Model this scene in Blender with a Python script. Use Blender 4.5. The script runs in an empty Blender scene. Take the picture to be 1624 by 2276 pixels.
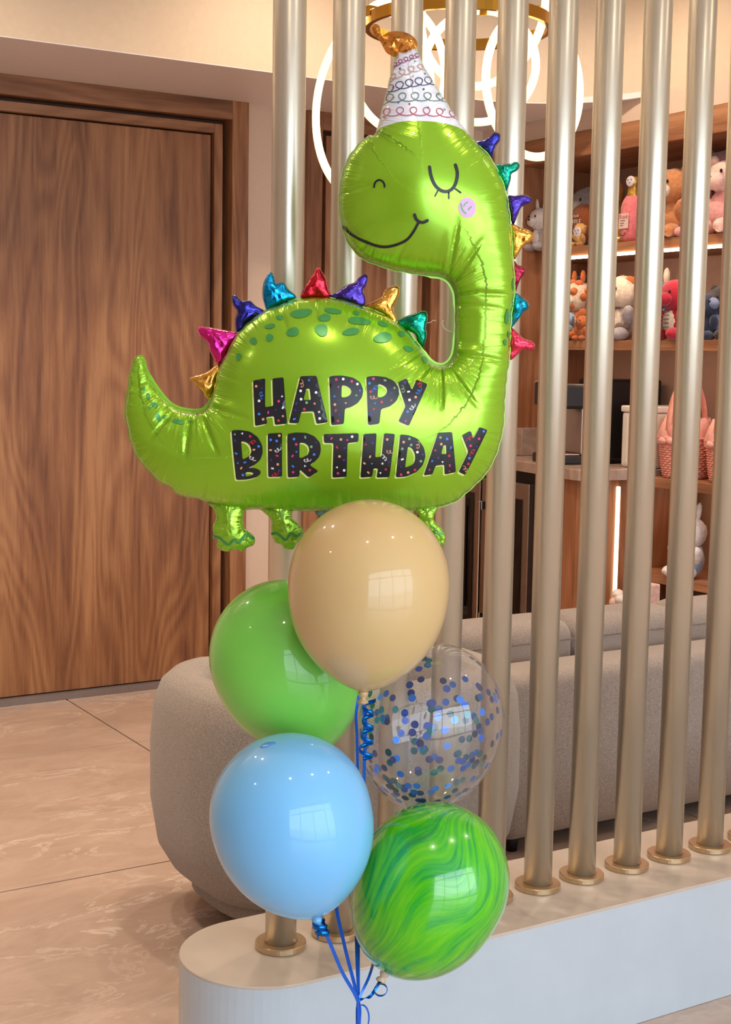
import bpy, bmesh, math, random
import numpy as np
from mathutils import Vector, Matrix, noise as mnoise
from mathutils.geometry import delaunay_2d_cdt

random.seed(7); np.random.seed(7)
scene = bpy.context.scene
COL = scene.collection
PI = math.pi
IW, IH = 1624, 2276

# ------------------------------------------------------------------ camera
FPX = 3150.0; ROLL = 0.0160; PITCH = math.atan(345 / 3150.0); YAW = math.radians(31.6); CAMH = 1.45
FW = np.array([math.sin(YAW) * math.cos(PITCH), math.cos(YAW) * math.cos(PITCH), -math.sin(PITCH)])
R0 = np.array([math.cos(YAW), -math.sin(YAW), 0.0]); U0 = np.cross(R0, FW)
CR = R0 * math.cos(ROLL) + U0 * math.sin(ROLL); CU = U0 * math.cos(ROLL) - R0 * math.sin(ROLL)
CP = np.array([0.0, 0.0, CAMH])
cam_d = bpy.data.cameras.new('camera'); cam = bpy.data.objects.new('camera', cam_d); COL.objects.link(cam)
cam_d.sensor_fit = 'VERTICAL'; cam_d.sensor_height = 36.0; cam_d.lens = FPX / IH * 36.0
cam_d.clip_start = 0.05; cam_d.clip_end = 100
M = Matrix.Identity(4)
for i in range(3):
    M[i][0] = CR[i]; M[i][1] = CU[i]; M[i][2] = -FW[i]; M[i][3] = CP[i]
cam.matrix_world = M
scene.camera = cam

# ------------------------------------------------------------------ view, world
vs = scene.view_settings
vs.view_transform = 'Standard'; vs.look = 'None'; vs.gamma = 1.0; vs.use_curve_mapping = False
vs.exposure = 0.10
WORLD_STRENGTH = 5.6
world = bpy.data.worlds.new('sky'); scene.world = world; world.use_nodes = True
bgn = world.node_tree.nodes['Background']
bgn.inputs[0].default_value = (0.76, 0.88, 1.0, 1); bgn.inputs[1].default_value = WORLD_STRENGTH


def portal(name, loc, sx, sy, rot):
    l = bpy.data.lights.new(name, 'AREA'); l.shape = 'RECTANGLE'; l.size = sx; l.size_y = sy
    l.cycles.is_portal = True
    o = bpy.data.objects.new(name, l); o.location = loc; o.rotation_euler = rot; COL.objects.link(o)
    return o


FAC_Y = -2.6
portal('facade_daylight', (1.2, FAC_Y, 1.55), 5.8, 3.0, (math.radians(90), 0, 0))   # points along +Y

DOWN_W = 30.0      # watts of each warm recessed ceiling spot
DOWN_SPOTS = [(1.2, 4.2), (2.6, 4.4), (1.9, 3.2), (3.2, 3.2), (0.3, 3.6), (0.5, 1.0), (1.9, 0.9), (3.3, 1.2), (-1.6, 2.6), (3.5, 4.25), (0.3, 4.6)]  # unseen layout; spot nearest the shelf unit is added to brighten it


# ------------------------------------------------------------------ pixel rays (used only to find real positions)
def ray(x, y):
    return FW * FPX + CR * (x - IW / 2) - CU * (y - IH / 2)
def at_z(x, y, z):
    d = ray(x, y); return CP + d * ((z - CP[2]) / d[2])
def at_y(x, y, Y):
    d = ray(x, y); return CP + d * (Y / d[1])
def at_x(x, y, X):
    d = ray(x, y); return CP + d * (X / d[0])
def at_d(x, y, dd):
    return CP + ray(x, y) * dd / FPX


# ------------------------------------------------------------------ materials
def lin(c):
    return tuple(((v / 255) / 12.92 if v / 255 <= 0.04045 else ((v / 255 + 0.055) / 1.055) ** 2.4) for v in c)

MATS = {}
def pm(name, rgb, rough=0.5, metal=0.0, noise=None, bump=None, spec=0.5, coat=0.0, sheen=0.0, sss=0.0, trans=0.0, emit=None, coord='Object'):
    """procedural principled material; rgb in sRGB 0-255; noise=(scale, amount); bump=(scale, strength)"""
    if name in MATS: return MATS[name]
    m = bpy.data.materials.new(name); m.use_nodes = True; MATS[name] = m
    nt = m.node_tree; b = nt.nodes['Principled BSDF']; c = lin(rgb)
    b.inputs['Base Color'].default_value = (*c, 1); b.inputs['Roughness'].default_value = rough
    b.inputs['Metallic'].default_value = metal; b.inputs['Specular IOR Level'].default_value = spec
    b.inputs['Coat Weight'].default_value = coat; b.inputs['Coat Roughness'].default_value = 0.06
    b.inputs['Sheen Weight'].default_value = sheen
    if sss:
        b.inputs['Subsurface Weight'].default_value = sss; b.inputs['Subsurface Radius'].default_value = (0.02, 0.02, 0.02)
        b.inputs['Subsurface Scale'].default_value = 1.0
    if trans: b.inputs['Transmission Weight'].default_value = trans
    if emit: b.inputs['Emission Color'].default_value = (*lin(emit[0]), 1); b.inputs['Emission Strength'].default_value = emit[1]
    tc = nt.nodes.new('ShaderNodeTexCoord')
    if noise:
        n = nt.nodes.new('ShaderNodeTexNoise'); n.inputs['Scale'].default_value = noise[0]; n.inputs['Detail'].default_value = 5
        nt.links.new(tc.outputs[coord], n.inputs['Vector'])
        r = nt.nodes.new('ShaderNodeValToRGB'); a = noise[1]
        r.color_ramp.elements[0].position = 0.3; r.color_ramp.elements[1].position = 0.7
        r.color_ramp.elements[0].color = (*[max(0, v * (1 - a)) for v in c], 1)
        r.color_ramp.elements[1].color = (*[min(1, v * (1 + a)) for v in c], 1)
        nt.links.new(n.outputs['Fac'], r.inputs['Fac']); nt.links.new(r.outputs['Color'], b.inputs['Base Color'])
    if bump:
        n2 = nt.nodes.new('ShaderNodeTexNoise'); n2.inputs['Scale'].default_value = bump[0]; n2.inputs['Detail'].default_value = 4
        nt.links.new(tc.outputs[coord], n2.inputs['Vector'])
        bp = nt.nodes.new('ShaderNodeBump'); bp.inputs['Strength'].default_value = bump[1]; bp.inputs['Distance'].default_value = 0.004
        nt.links.new(n2.outputs['Fac'], bp.inputs['Height']); nt.links.new(bp.outputs['Normal'], b.inputs['Normal'])
    return m


def wood(name, dark, mid, light, grain='Z', scale=1.0, rough=0.42):
    m = bpy.data.materials.new(name); m.use_nodes = True; nt = m.node_tree; N = nt.nodes.new; L = nt.links.new
    b = nt.nodes['Principled BSDF']; b.inputs['Roughness'].default_value = rough
    tc = N('ShaderNodeTexCoord'); mp = N('ShaderNodeMapping')
    s = {'Z': (1, 1, 0.15), 'X': (0.15, 1, 1), 'Y': (1, 0.15, 1)}[grain]
    mp.inputs['Scale'].default_value = tuple(v * scale for v in s); L(tc.outputs['Object'], mp.inputs['Vector'])
    n1 = N('ShaderNodeTexNoise'); n1.inputs['Scale'].default_value = 4.2; n1.inputs['Detail'].default_value = 1.5; n1.inputs['Distortion'].default_value = 0.35
    L(mp.outputs[0], n1.inputs['Vector'])
    # contour lines of the slow noise = cathedral figure
    mu = N('ShaderNodeMath'); mu.operation = 'MULTIPLY'; mu.inputs[1].default_value = 95; L(n1.outputs['Fac'], mu.inputs[0])
    fr = N('ShaderNodeMath'); fr.operation = 'SINE'; L(mu.outputs[0], fr.inputs[0])
    n2 = N('ShaderNodeTexNoise'); n2.inputs['Scale'].default_value = 120; n2.inputs['Detail'].default_value = 6; n2.inputs['Roughness'].default_value = 0.7
    mp2 = N('ShaderNodeMapping'); mp2.inputs['Scale'].default_value = tuple(0.35 if v < 0.5 else 1 for v in s); L(mp.outputs[0], mp2.inputs['Vector'])
    L(mp2.outputs[0], n2.inputs['Vector'])
    n3 = N('ShaderNodeTexNoise'); n3.inputs['Scale'].default_value = 11; n3.inputs['Detail'].default_value = 3; n3.inputs['Roughness'].default_value = 0.6
    L(mp2.outputs[0], n3.inputs['Vector'])
    a1 = N('ShaderNodeMath'); a1.operation = 'MULTIPLY_ADD'; a1.inputs[1].default_value = 0.075; L(fr.outputs[0], a1.inputs[0])
    a2 = N('ShaderNodeMath'); a2.operation = 'MULTIPLY_ADD'; a2.inputs[1].default_value = 0.55; L(n2.outputs['Fac'], a2.inputs[0])
    L(n3.outputs['Fac'], a2.inputs[2]); L(a2.outputs[0], a1.inputs[2])
    r = N('ShaderNodeValToRGB'); e = r.color_ramp.elements
    e[0].position = 0.48; e[0].color = (*lin(dark), 1); e[1].position = 1.0; e[1].color = (*lin(light), 1)
    k = e.new(0.76); k.color = (*lin(mid), 1)
    L(a1.outputs[0], r.inputs['Fac']); L(r.outputs['Color'], b.inputs['Base Color'])
    bp = N('ShaderNodeBump'); bp.inputs['Strength'].default_value = 0.12; bp.inputs['Distance'].default_value = 0.002
    L(n2.outputs['Fac'], bp.inputs['Height']); L(bp.outputs['Normal'], b.inputs['Normal'])
    return m


def stone(name, base, light, vein, scale=1.0, rough=0.35, veins=0.6):
    m = bpy.data.materials.new(name); m.use_nodes = True; nt = m.node_tree; N = nt.nodes.new; L = nt.links.new
    b = nt.nodes['Principled BSDF']; b.inputs['Roughness'].default_value = rough
    tc = N('ShaderNodeTexCoord'); mp = N('ShaderNodeMapping'); mp.inputs['Scale'].default_value = (scale * 0.7, scale * 1.5, scale)
    mp.inputs['Rotation'].default_value = (0, 0, 0.15)
    L(tc.outputs['Object'], mp.inputs['Vector'])
    n1 = N('ShaderNodeTexNoise'); n1.inputs['Scale'].default_value = 2.6; n1.inputs['Detail'].default_value = 9; n1.inputs['Roughness'].default_value = 0.68; n1.inputs['Distortion'].default_value = 0.7
    L(mp.outputs[0], n1.inputs['Vector'])
    r = N('ShaderNodeValToRGB'); e = r.color_ramp.elements; e[0].position = 0.32; e[1].position = 0.72
    e[0].color = (*lin(base), 1); e[1].color = (*lin(light), 1); L(n1.outputs['Fac'], r.inputs['Fac'])
    n2 = N('ShaderNodeTexNoise'); n2.inputs['Scale'].default_value = 2.2; n2.inputs['Detail'].default_value = 8; n2.inputs['Roughness'].default_value = 0.62; n2.inputs['Distortion'].default_value = 1.3
    L(mp.outputs[0], n2.inputs['Vector'])
    s = N('ShaderNodeMath'); s.operation = 'SUBTRACT'; s.inputs[1].default_value = 0.5; L(n2.outputs['Fac'], s.inputs[0])
    ab = N('ShaderNodeMath'); ab.operation = 'ABSOLUTE'; L(s.outputs[0], ab.inputs[0])
    r2 = N('ShaderNodeValToRGB'); f = r2.color_ramp.elements; f[0].position = 0.0; f[0].color = (1, 1, 1, 1); f[1].position = 0.022; f[1].color = (0, 0, 0, 1)
    L(ab.outputs[0], r2.inputs['Fac'])
    n3 = N('ShaderNodeTexNoise'); n3.inputs['Scale'].default_value = 1.1; L(mp.outputs[0], n3.inputs['Vector'])
    r3 = N('ShaderNodeValToRGB'); g = r3.color_ramp.elements; g[0].position = 0.45; g[1].position = 0.62; g[0].color = (0, 0, 0, 1); g[1].color = (veins, veins, veins, 1)
    L(n3.outputs['Fac'], r3.inputs['Fac'])
    mm = N('ShaderNodeMath'); mm.operation = 'MULTIPLY'; L(r2.outputs['Color'], mm.inputs[0]); L(r3.outputs['Color'], mm.inputs[1])
    mx = N('ShaderNodeMix'); mx.data_type = 'RGBA'; mx.inputs[7].default_value = (*lin(vein), 1)
    L(mm.outputs[0], mx.inputs[0]); L(r.outputs['Color'], mx.inputs[6]); L(mx.outputs[2], b.inputs['Base Color'])
    return m


def emitter(name, rgb, strength):
    m = bpy.data.materials.new(name); m.use_nodes = True; nt = m.node_tree
    b = nt.nodes['Principled BSDF']; b.inputs['Base Color'].default_value = (*lin(rgb), 1)
    b.inputs['Emission Color'].default_value = (*lin(rgb), 1); b.inputs['Emission Strength'].default_value = strength
    return m


WALL = pm('plaster_pink_beige', (222, 198, 178), 0.45, noise=(60, 0.02))
WALLG = pm('gloss_cream_wall', (226, 205, 180), 0.22, noise=(40, 0.02))
SOFF = pm('soffit_paint', (242, 234, 234), 0.4, noise=(50, 0.02))
CEIL = pm('ceiling_white', (235, 230, 225), 0.6, noise=(30, 0.02))
WOOD_Z = wood('walnut_vertical', (104, 64, 42), (148, 100, 67), (176, 128, 88), 'Z')
WOOD_X = wood('walnut_across', (100, 64, 44), (138, 94, 66), (164, 118, 84), 'X')
WOOD_Y = wood('walnut_lengthwise', (112, 68, 44), (156, 104, 72), (184, 132, 94), 'Y')
WOOD_C = wood('walnut_cabinet', (122, 72, 46), (160, 104, 70), (182, 126, 90), 'Z', 0.8)
NICHE = pm('taupe_back_panel', (176, 140, 118), 0.5, noise=(30, 0.03))
TILE = stone('stone_tile', (182, 157, 141), (206, 183, 167), (234, 221, 210), 1.4, 0.12)
GROUT = pm('dark_grout', (92, 72, 60), 0.9, noise=(80, 0.1))
MARBLE = stone('beige_marble', (150, 122, 106), (190, 164, 146), (214, 196, 182), 4.0, 0.25)
PLINTH = pm('plinth_white', (182, 190, 197), 0.25, noise=(9, 0.03), bump=(7, 0.05))
PLTOP = pm('plinth_top_beige', (188, 174, 161), 0.3, noise=(14, 0.03))
GOLD = pm('champagne_satin_metal', (216, 207, 189), 0.33, 0.85, noise=(3, 0.04), bump=(300, 0.02))
GOLDF = pm('champagne_flange', (198, 172, 138), 0.3, 0.9, noise=(6, 0.05))
BRASS = pm('polished_brass', (212, 158, 62), 0.16, 1.0, noise=(4, 0.04))
FAB = pm('grey_beige_boucle', (160, 147, 135), 0.95, noise=(330, 0.34), bump=(380, 0.5), sheen=0.3)
FAB2 = pm('warm_grey_weave', (152, 137, 126), 0.95, noise=(330, 0.34), bump=(380, 0.5), sheen=0.3)
BLACK = pm('black_plastic', (22, 20, 22), 0.35, noise=(20, 0.1))
BLKGL = pm('black_glass', (10, 9, 10), 0.06, spec=0.7, noise=(3, 0.1))
STEEL = pm('brushed_steel', (178, 166, 158), 0.3, 0.95, noise=(20, 0.05))
CHROME = pm('chrome', (225, 220, 214), 0.08, 1.0, noise=(5, 0.02))
WHITE = pm('white_plastic', (226, 214, 200), 0.4, noise=(10, 0.02))
LEDM = emitter('warm_led', (255, 226, 176), 3.0)
LEDW = emitter('shelf_led', (255, 222, 194), 16.0)
TUBE = emitter('chandelier_tube', (255, 240, 186), 1.35)
DOWNM = emitter('downlight_lens', (255, 226, 190), 24.0)


# ------------------------------------------------------------------ mesh helpers
def link(name, me, mat=None, parent=None, smooth=False, loc=None):
    if mat is not None:
        if isinstance(mat, (list, tuple)):
            for k in mat: me.materials.append(k)
        else: me.materials.append(mat)
    if smooth:
        me.polygons.foreach_set('use_smooth', [True] * len(me.polygons))
    o = bpy.data.objects.new(name, me); COL.objects.link(o)
    if parent: o.parent = parent
    if loc is not None: o.location = loc
    return o


def tag(o, label=None, cat=None, group=None, kind=None):
    if label: o['label'] = label
    if cat: o['category'] = cat
    if group: o['group'] = group
    if kind: o['kind'] = kind
    return o


def empty(name, loc=(0, 0, 0), rz=0.0):
    o = bpy.data.objects.new(name, None); o.empty_display_size = 0.05; o.location = tuple(loc); o.rotation_euler = (0, 0, rz)
    COL.objects.link(o); return o


def bm_mesh(bm, name):
    bmesh.ops.recalc_face_normals(bm, faces=bm.faces)
    me = bpy.data.meshes.new(name); bm.to_mesh(me); bm.free(); return me


def box_bm(bm, lo, hi):
    vs_ = [bm.verts.new((x, y, z)) for z in (lo[2], hi[2]) for y in (lo[1], hi[1]) for x in (lo[0], hi[0])]
    for f in ((0, 1, 3, 2), (4, 6, 7, 5), (0, 4, 5, 1), (2, 3, 7, 6), (0, 2, 6, 4), (1, 5, 7, 3)):
        bm.faces.new([vs_[i] for i in f])


def box(name, lo, hi, mat, parent=None, bev=0.0, seg=2):
    bm = bmesh.new(); box_bm(bm, lo, hi)
    if bev:
        bmesh.ops.recalc_face_normals(bm, faces=bm.faces)
        bmesh.ops.bevel(bm, geom=list(bm.edges), offset=bev, segments=seg, profile=0.5, affect='EDGES')
    return link(name, bm_mesh(bm, name), mat, parent, smooth=False)


def prism(name, pts, z0, z1, mat, parent=None, bev=0.0, smooth=False, seg=2):
    """vertical prism over a plan polygon"""
    bm = bmesh.new(); n = len(pts)
    a = [bm.verts.new((p[0], p[1], z0)) for p in pts]; b = [bm.verts.new((p[0], p[1], z1)) for p in pts]
    bm.faces.new(a[::-1]); top = bm.faces.new(b)
    for i in range(n): bm.faces.new([a[i], a[(i + 1) % n], b[(i + 1) % n], b[i]])
    if bev:
        bmesh.ops.recalc_face_normals(bm, faces=bm.faces)
        bmesh.ops.bevel(bm, geom=list(top.edges), offset=bev, segments=seg, profile=0.5, affect='EDGES')
    return link(name, bm_mesh(bm, name), mat, parent, smooth)


def lathe_me(name, prof, seg=40):
    """prof list of (r,z) from bottom to top, capped"""
    vs_, fs = [], []
    for r, z in prof:
        for k in range(seg):
            a = 2 * PI * k / seg; vs_.append((r * math.cos(a), r * math.sin(a), z))
    for i in range(len(prof) - 1):
        for k in range(seg):
            k2 = (k + 1) % seg
            fs.append((i * seg + k, i * seg + k2, (i + 1) * seg + k2, (i + 1) * seg + k))
    fs.append(tuple(range(seg))[::-1]); fs.append(tuple((len(prof) - 1) * seg + k for k in range(seg)))
    me = bpy.data.meshes.new(name); me.from_pydata(vs_, [], fs); me.update(); return me


def torus_me(name, R, r, seg=64, rs=10):
    vs_, fs = [], []
    for i in range(seg):
        a = 2 * PI * i / seg
        for k in range(rs):
            b = 2 * PI * k / rs; q = R + r * math.cos(b)
            vs_.append((q * math.cos(a), r * math.sin(b), q * math.sin(a)))
    for i in range(seg):
        for k in range(rs):
            i2, k2 = (i + 1) % seg, (k + 1) % rs
            fs.append((i * rs + k, i2 * rs + k, i2 * rs + k2, i * rs + k2))
    me = bpy.data.meshes.new(name); me.from_pydata(vs_, [], fs); me.update(); return me


def tube_me(name, pts, r, rs=8, closed=False):
    """round tube along points; r number or list"""
    pts = [Vector(p) for p in pts]; n = len(pts); vs_, fs = [], []
    up = Vector((0.13, 0.27, 0.95)).normalized()
    for i, p in enumerate(pts):
        t = (pts[min(i + 1, n - 1)] - pts[max(i - 1, 0)]).normalized()
        a = t.cross(up)
        if a.length < 1e-3: a = t.cross(Vector((1, 0, 0)))
        a.normalize(); b = t.cross(a); rr = r[i] if isinstance(r, (list, tuple)) else r
        for k in range(rs):
            an = 2 * PI * k / rs; vs_.append(p + a * (rr * math.cos(an)) + b * (rr * math.sin(an)))
    for i in range(n - 1):
        for k in range(rs):
            k2 = (k + 1) % rs; fs.append((i * rs + k, i * rs + k2, (i + 1) * rs + k2, (i + 1) * rs + k))
    fs.append(tuple(range(rs))[::-1]); fs.append(tuple((n - 1) * rs + k for k in range(rs)))
    me = bpy.data.meshes.new(name); me.from_pydata([tuple(v) for v in vs_], [], fs); me.update(); return me


def strip_me(name, pts, w, wdir, th=0.0006):
    """flat ribbon of width w; wdir = vector or function(i) giving the width direction"""
    pts = [Vector(p) for p in pts]; n = len(pts); vs_, fs = [], []
    for i, p in enumerate(pts):
        t = (pts[min(i + 1, n - 1)] - pts[max(i - 1, 0)]).normalized()
        d = Vector(wdir(i)) if callable(wdir) else Vector(wdir)
        d = (d - t * d.dot(t)).normalized(); nn = t.cross(d)
        for a, b in ((-1, -1), (1, -1), (1, 1), (-1, 1)): vs_.append(p + d * (a * w / 2) + nn * (b * th / 2))
    for i in range(n - 1):
        for k in range(4):
            k2 = (k + 1) % 4; fs.append((i * 4 + k, i * 4 + k2, (i + 1) * 4 + k2, (i + 1) * 4 + k))
    fs.append((3, 2, 1, 0)); fs.append(tuple((n - 1) * 4 + k for k in range(4)))
    me = bpy.data.meshes.new(name); me.from_pydata([tuple(v) for v in vs_], [], fs); me.update(); return me


def ell_me(name, r, fuzz=0.0, seg=20, rings=14, seed=0.0):
    vs_, fs = [], []
    for i in range(rings + 1):
        t = PI * i / rings
        for k in range(seg):
            a = 2 * PI * k / seg
            v = Vector((math.sin(t) * math.cos(a), math.sin(t) * math.sin(a), math.cos(t)))
            q = 1.0 + fuzz * mnoise.noise(v * 4.0 + Vector((seed, seed * 2, 0)))
            vs_.append((v.x * r[0] * q, v.y * r[1] * q, v.z * r[2] * q))
    for i in range(rings):
        for k in range(seg):
            k2 = (k + 1) % seg; fs.append((i * seg + k, (i + 1) * seg + k, (i + 1) * seg + k2, i * seg + k2))
    me = bpy.data.meshes.new(name); me.from_pydata(vs_, [], fs); me.update(); return me


def ell(name, c, r, mat, parent, fuzz=0.06, rot=(0, 0, 0)):
    o = link(name, ell_me(name, r, fuzz, seed=random.random() * 9), mat, parent, True, c)
    o.rotation_euler = rot; return o


# ------------------------------------------------------------------ room shell
YB, ZS, YSOF, XR = 5.618, 2.53, 4.955, 4.08
ZC = 3.3
XL = -4.5
fl = box('floor', (XL, FAC_Y - 0.2, -0.06), (4.6, YB + 0.1, -0.006), GROUT); tag(fl, 'pinkish beige stone tile floor of the lobby', 'floor', kind='structure')
TS = 1.233; JX, JY, G = 1.997, 4.878, 0.0035
tile_cache = {}
for i in range(-6, 3):
    for j in range(-7, 1):
        x0, x1 = JX + i * TS + G, JX + (i + 1) * TS - G; y0, y1 = JY + j * TS + G, JY + (j + 1) * TS - G
        x0 = max(x0, XL); x1 = min(x1, 4.55); y1 = min(y1, YB); y0 = max(y0, FAC_Y - 0.1)
        if x1 - x0 < 0.05 or y1 - y0 < 0.05: continue
        box('tile', (x0, y0, -0.012), (x1, y1, 0.0), TILE, fl, 0.0012, 1)

def wallbox(name, lo, hi, mat, label):
    return tag(box(name, lo, hi, mat), label, 'wall', kind='structure')

# wall behind the doors: pieces around the two door openings, one mesh
D1 = (1.10, 2.82); D2 = (3.11, 3.86)
bm = bmesh.new()
for lo, hi in (((XL, YB, 0), (D1[0], YB + 0.12, ZS)), ((D1[1], YB, 0), (D2[0], YB + 0.12, ZS)), ((D2[1], YB, 0), (4.7, YB + 0.12, ZS)),
               ((XL, YB + 0.12, 0), (4.7, YB + 0.2, ZS))):
    box_bm(bm, lo, hi)
tag(link('wall_back', bm_mesh(bm, 'wall_back'), WALL), 'pinkish beige plaster wall between the wooden doors', 'wall', kind='structure')
# upper wall with rounded inner corner, over the soffit
arc = [(3.52 + 0.56 * math.sin(a), 4.395 + 0.56 * math.cos(a)) for a in [PI / 2 * k / 16 for k in range(17)]]
plan = [(XL, YSOF)] + arc + [(4.08, FAC_Y), (4.2, FAC_Y), (4.2, 5.2), (XL, 5.2)]
up = prism('wall_upper', plan, ZS, ZC, WALLG); tag(up, 'glossy cream upper wall above the soffit', 'wall', kind='structure')
sof_plan = [(XL, YSOF + 0.001)] + [(x - 0.0005, y + 0.0005) for x, y in arc] + [(4.08, YB), (XL, YB)]
so = prism('trim_1', sof_plan, ZS - 0.004, ZS + 0.02, SOFF); tag(so, 'pale soffit underside over the wooden doors', 'soffit', kind='structure')
wallbox('wall_right', (4.08, FAC_Y, 2.44), (4.2, YB, ZS), WALL, 'beige plaster band between the wooden fascia and the soffit')
wallbox('wall_right', (4.08, FAC_Y, 0), (4.2, 3.3, 2.44), WALL, 'beige side wall beside the shelf unit')
wallbox('wall_left', (XL - 0.12, FAC_Y, 0), (XL, YB, ZC), WALL, 'beige plaster wall on the far left of the lobby')
ce = box('ceiling', (XL, FAC_Y, ZC), (4.6, 5.2, ZC + 0.1), CEIL); tag(ce, 'white lobby ceiling', 'ceiling', kind='structure')
wallbox('wall_front', (XL, FAC_Y - 0.1, 0), (-1.7, FAC_Y, ZC), WALL, 'solid wall part beside the glazed shop front')
FRM = pm('dark_window_frame', (60, 58, 58), 0.4, 0.6, noise=(8, 0.05))
wf = empty('window_1', (0, FAC_Y, 0)); tag(wf, 'tall glazed shop front facing the lobby', 'window', kind='structure')
for x in (-1.7, -0.2, 1.3, 2.8, 4.03): box('mullion', (x, -0.05, 0), (x + 0.06, 0.05, ZC), FRM, wf)
for z in (0.0, 2.35, 3.1): box('transom', (-1.7, -0.04, z), (4.08, 0.04, z + (0.07 if z < 3 else 0.2)), FRM, wf)
gr = box('pavement', (-30, -40, -0.08), (30, FAC_Y - 0.2, -0.03), pm('bounce_paving', (205, 203, 200), 0.8, noise=(2, 0.05)))  # unseen ground, colour lightened to bounce daylight up to the soffit
tag(gr, 'unseen pavement outside the shop front, lightened to bounce daylight inside', 'pavement', kind='structure')

# doors
def door(name, x0, x1, label, leaf_split=None):
    d = empty(name, ((x0 + x1) / 2, YB, 0)); tag(d, label, 'door', kind='structure'); w = (x1 - x0) / 2
    F = 0.078
    zt = ZS - 0.004
    # outer architrave: proud of the wall
    box('frame_post', (-w, -0.028, 0), (-w + F, 0.1, zt), WOOD_Z, d, 0.002, 1)
    box('frame_post', (w - F, -0.028, 0), (w, 0.1, zt), WOOD_Z, d, 0.002, 1)
    box('frame_head', (-w + F, -0.028, zt - F), (w - F, 0.1, zt), WOOD_X, d, 0.002, 1)
    # recessed stop, after a shadow gap
    g = 0.032
    box('frame_gap', (-w + F, 0.06, 0), (w - F, 0.1, zt - F), pm('shadow_gap_brown', (70, 42, 28), 0.6, noise=(20, 0.1)), d)
    a = w - F - g; s = 0.04
    box('door_stop', (-a, 0.0, 0), (-a + s, 0.06, zt - F - g * 0.6), WOOD_Z, d, 0.002, 1)
    box('door_stop', (a - s, 0.0, 0), (a, 0.06, zt - F - g * 0.6), WOOD_Z, d, 0.002, 1)
    box('door_stop', (-a + s, 0.0, zt - F - g * 0.6 - s), (a - s, 0.06, zt - F - g * 0.6), WOOD_X, d, 0.002, 1)
    h = a - s - 0.006
    box('door_leaf', (-h, 0.022, 0.032), (h, 0.058, zt - F - g * 0.6 - s - 0.006), WOOD_Z, d, 0.002, 1)
    box('threshold', (-h, -0.005, 0.001), (h, 0.058, 0.028), pm('grey_threshold', (150, 140, 140), 0.35, 0.5, noise=(20, 0.05)), d)
    return d
door('door_1', D1[0], D1[1], 'large walnut veneer door with stepped frame, left side of the photo')
door('door_2', D2[0], D2[1], 'narrower walnut door behind the poles and the dinosaur balloon')

# recessed ceiling spots
for k, (x, y) in enumerate(DOWN_SPOTS):
    d = empty('ceiling_spotlight', (x, y, ZC)); tag(d, 'small warm recessed ceiling spotlight of the lobby', 'ceiling light', 'recessed ceiling spots')
    link('rim', lathe_me('rim', [(0.05, -0.008), (0.055, -0.004), (0.055, 0.0)], 24), WHITE, d, True)
    link('lens', lathe_me('lens', [(0.036, -0.011), (0.04, -0.009), (0.04, -0.002)], 20), DOWNM, d)
    l = bpy.data.lights.new('spot_lamp', 'SPOT'); l.energy = DOWN_W * (1.9 if y > 3 else 0.8); l.color = (1.0, 0.82, 0.64); l.spot_size = math.radians(130); l.spot_blend = 0.8; l.shadow_soft_size = 0.04
    lo = bpy.data.objects.new('spot_lamp', l); COL.objects.link(lo); lo.parent = d; lo.location = (0, 0, -0.03)

# ------------------------------------------------------------------ plinth and poles
PZ, PYF, PYB = 0.285, 2.215, 2.548
pyc, pr = (PYF + PYB) / 2, (PYB - PYF) / 2
pl = [(1.247 + pr * 0 - pr * math.sin(a) * 1.0, pyc + pr * math.cos(a)) for a in [PI * k / 32 for k in range(33)]] + [(4.07, PYF), (4.07, PYB)]
plinth = empty('divider_plinth', (2.6, pyc, 0)); tag(plinth, 'low white plinth with beige top and rounded end under the metal poles', 'plinth')
b_ = prism('plinth_body', [(p[0] - 2.6, p[1] - pyc) for p in pl], 0.001, PZ - 0.006, PLINTH, plinth)
t_ = prism('plinth_top', [(p[0] - 2.6, p[1] - pyc) for p in pl], PZ - 0.006, PZ, PLTOP, plinth, 0.0015, seg=1)
NTH = ['first', 'second', 'third', 'fourth', 'fifth', 'sixth', 'seventh', 'eighth', 'ninth', 'tenth', 'eleventh', 'twelfth']
POLEX = [1.283, 1.411, 1.541, 1.668, 1.797, 1.928, 2.054, 2.189, 2.321, 2.454, 2.585, 2.716]
tube_mesh = lathe_me('tube', [(0.031, 0.012), (0.031, ZC - PZ)], 48); tube_mesh.polygons.foreach_set('use_smooth', [True] * len(tube_mesh.polygons))
fl_mesh = lathe_me('flange', [(0.049, 0.0), (0.0505, 0.002), (0.0505, 0.0115), (0.049, 0.0135), (0.034, 0.0135), (0.031, 0.0125)], 48)
tube_mesh.materials.append(GOLD); fl_mesh.materials.append(GOLDF)
for k, x in enumerate(POLEX):
    p = empty('divider_pole', (x, 2.38, PZ))
    tag(p, 'champagne metal divider pole, %s from the rounded end of the plinth' % NTH[k], 'pole', 'divider poles on the plinth')
    link('tube', tube_mesh, None, p); link('flange', fl_mesh, None, p)

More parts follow.
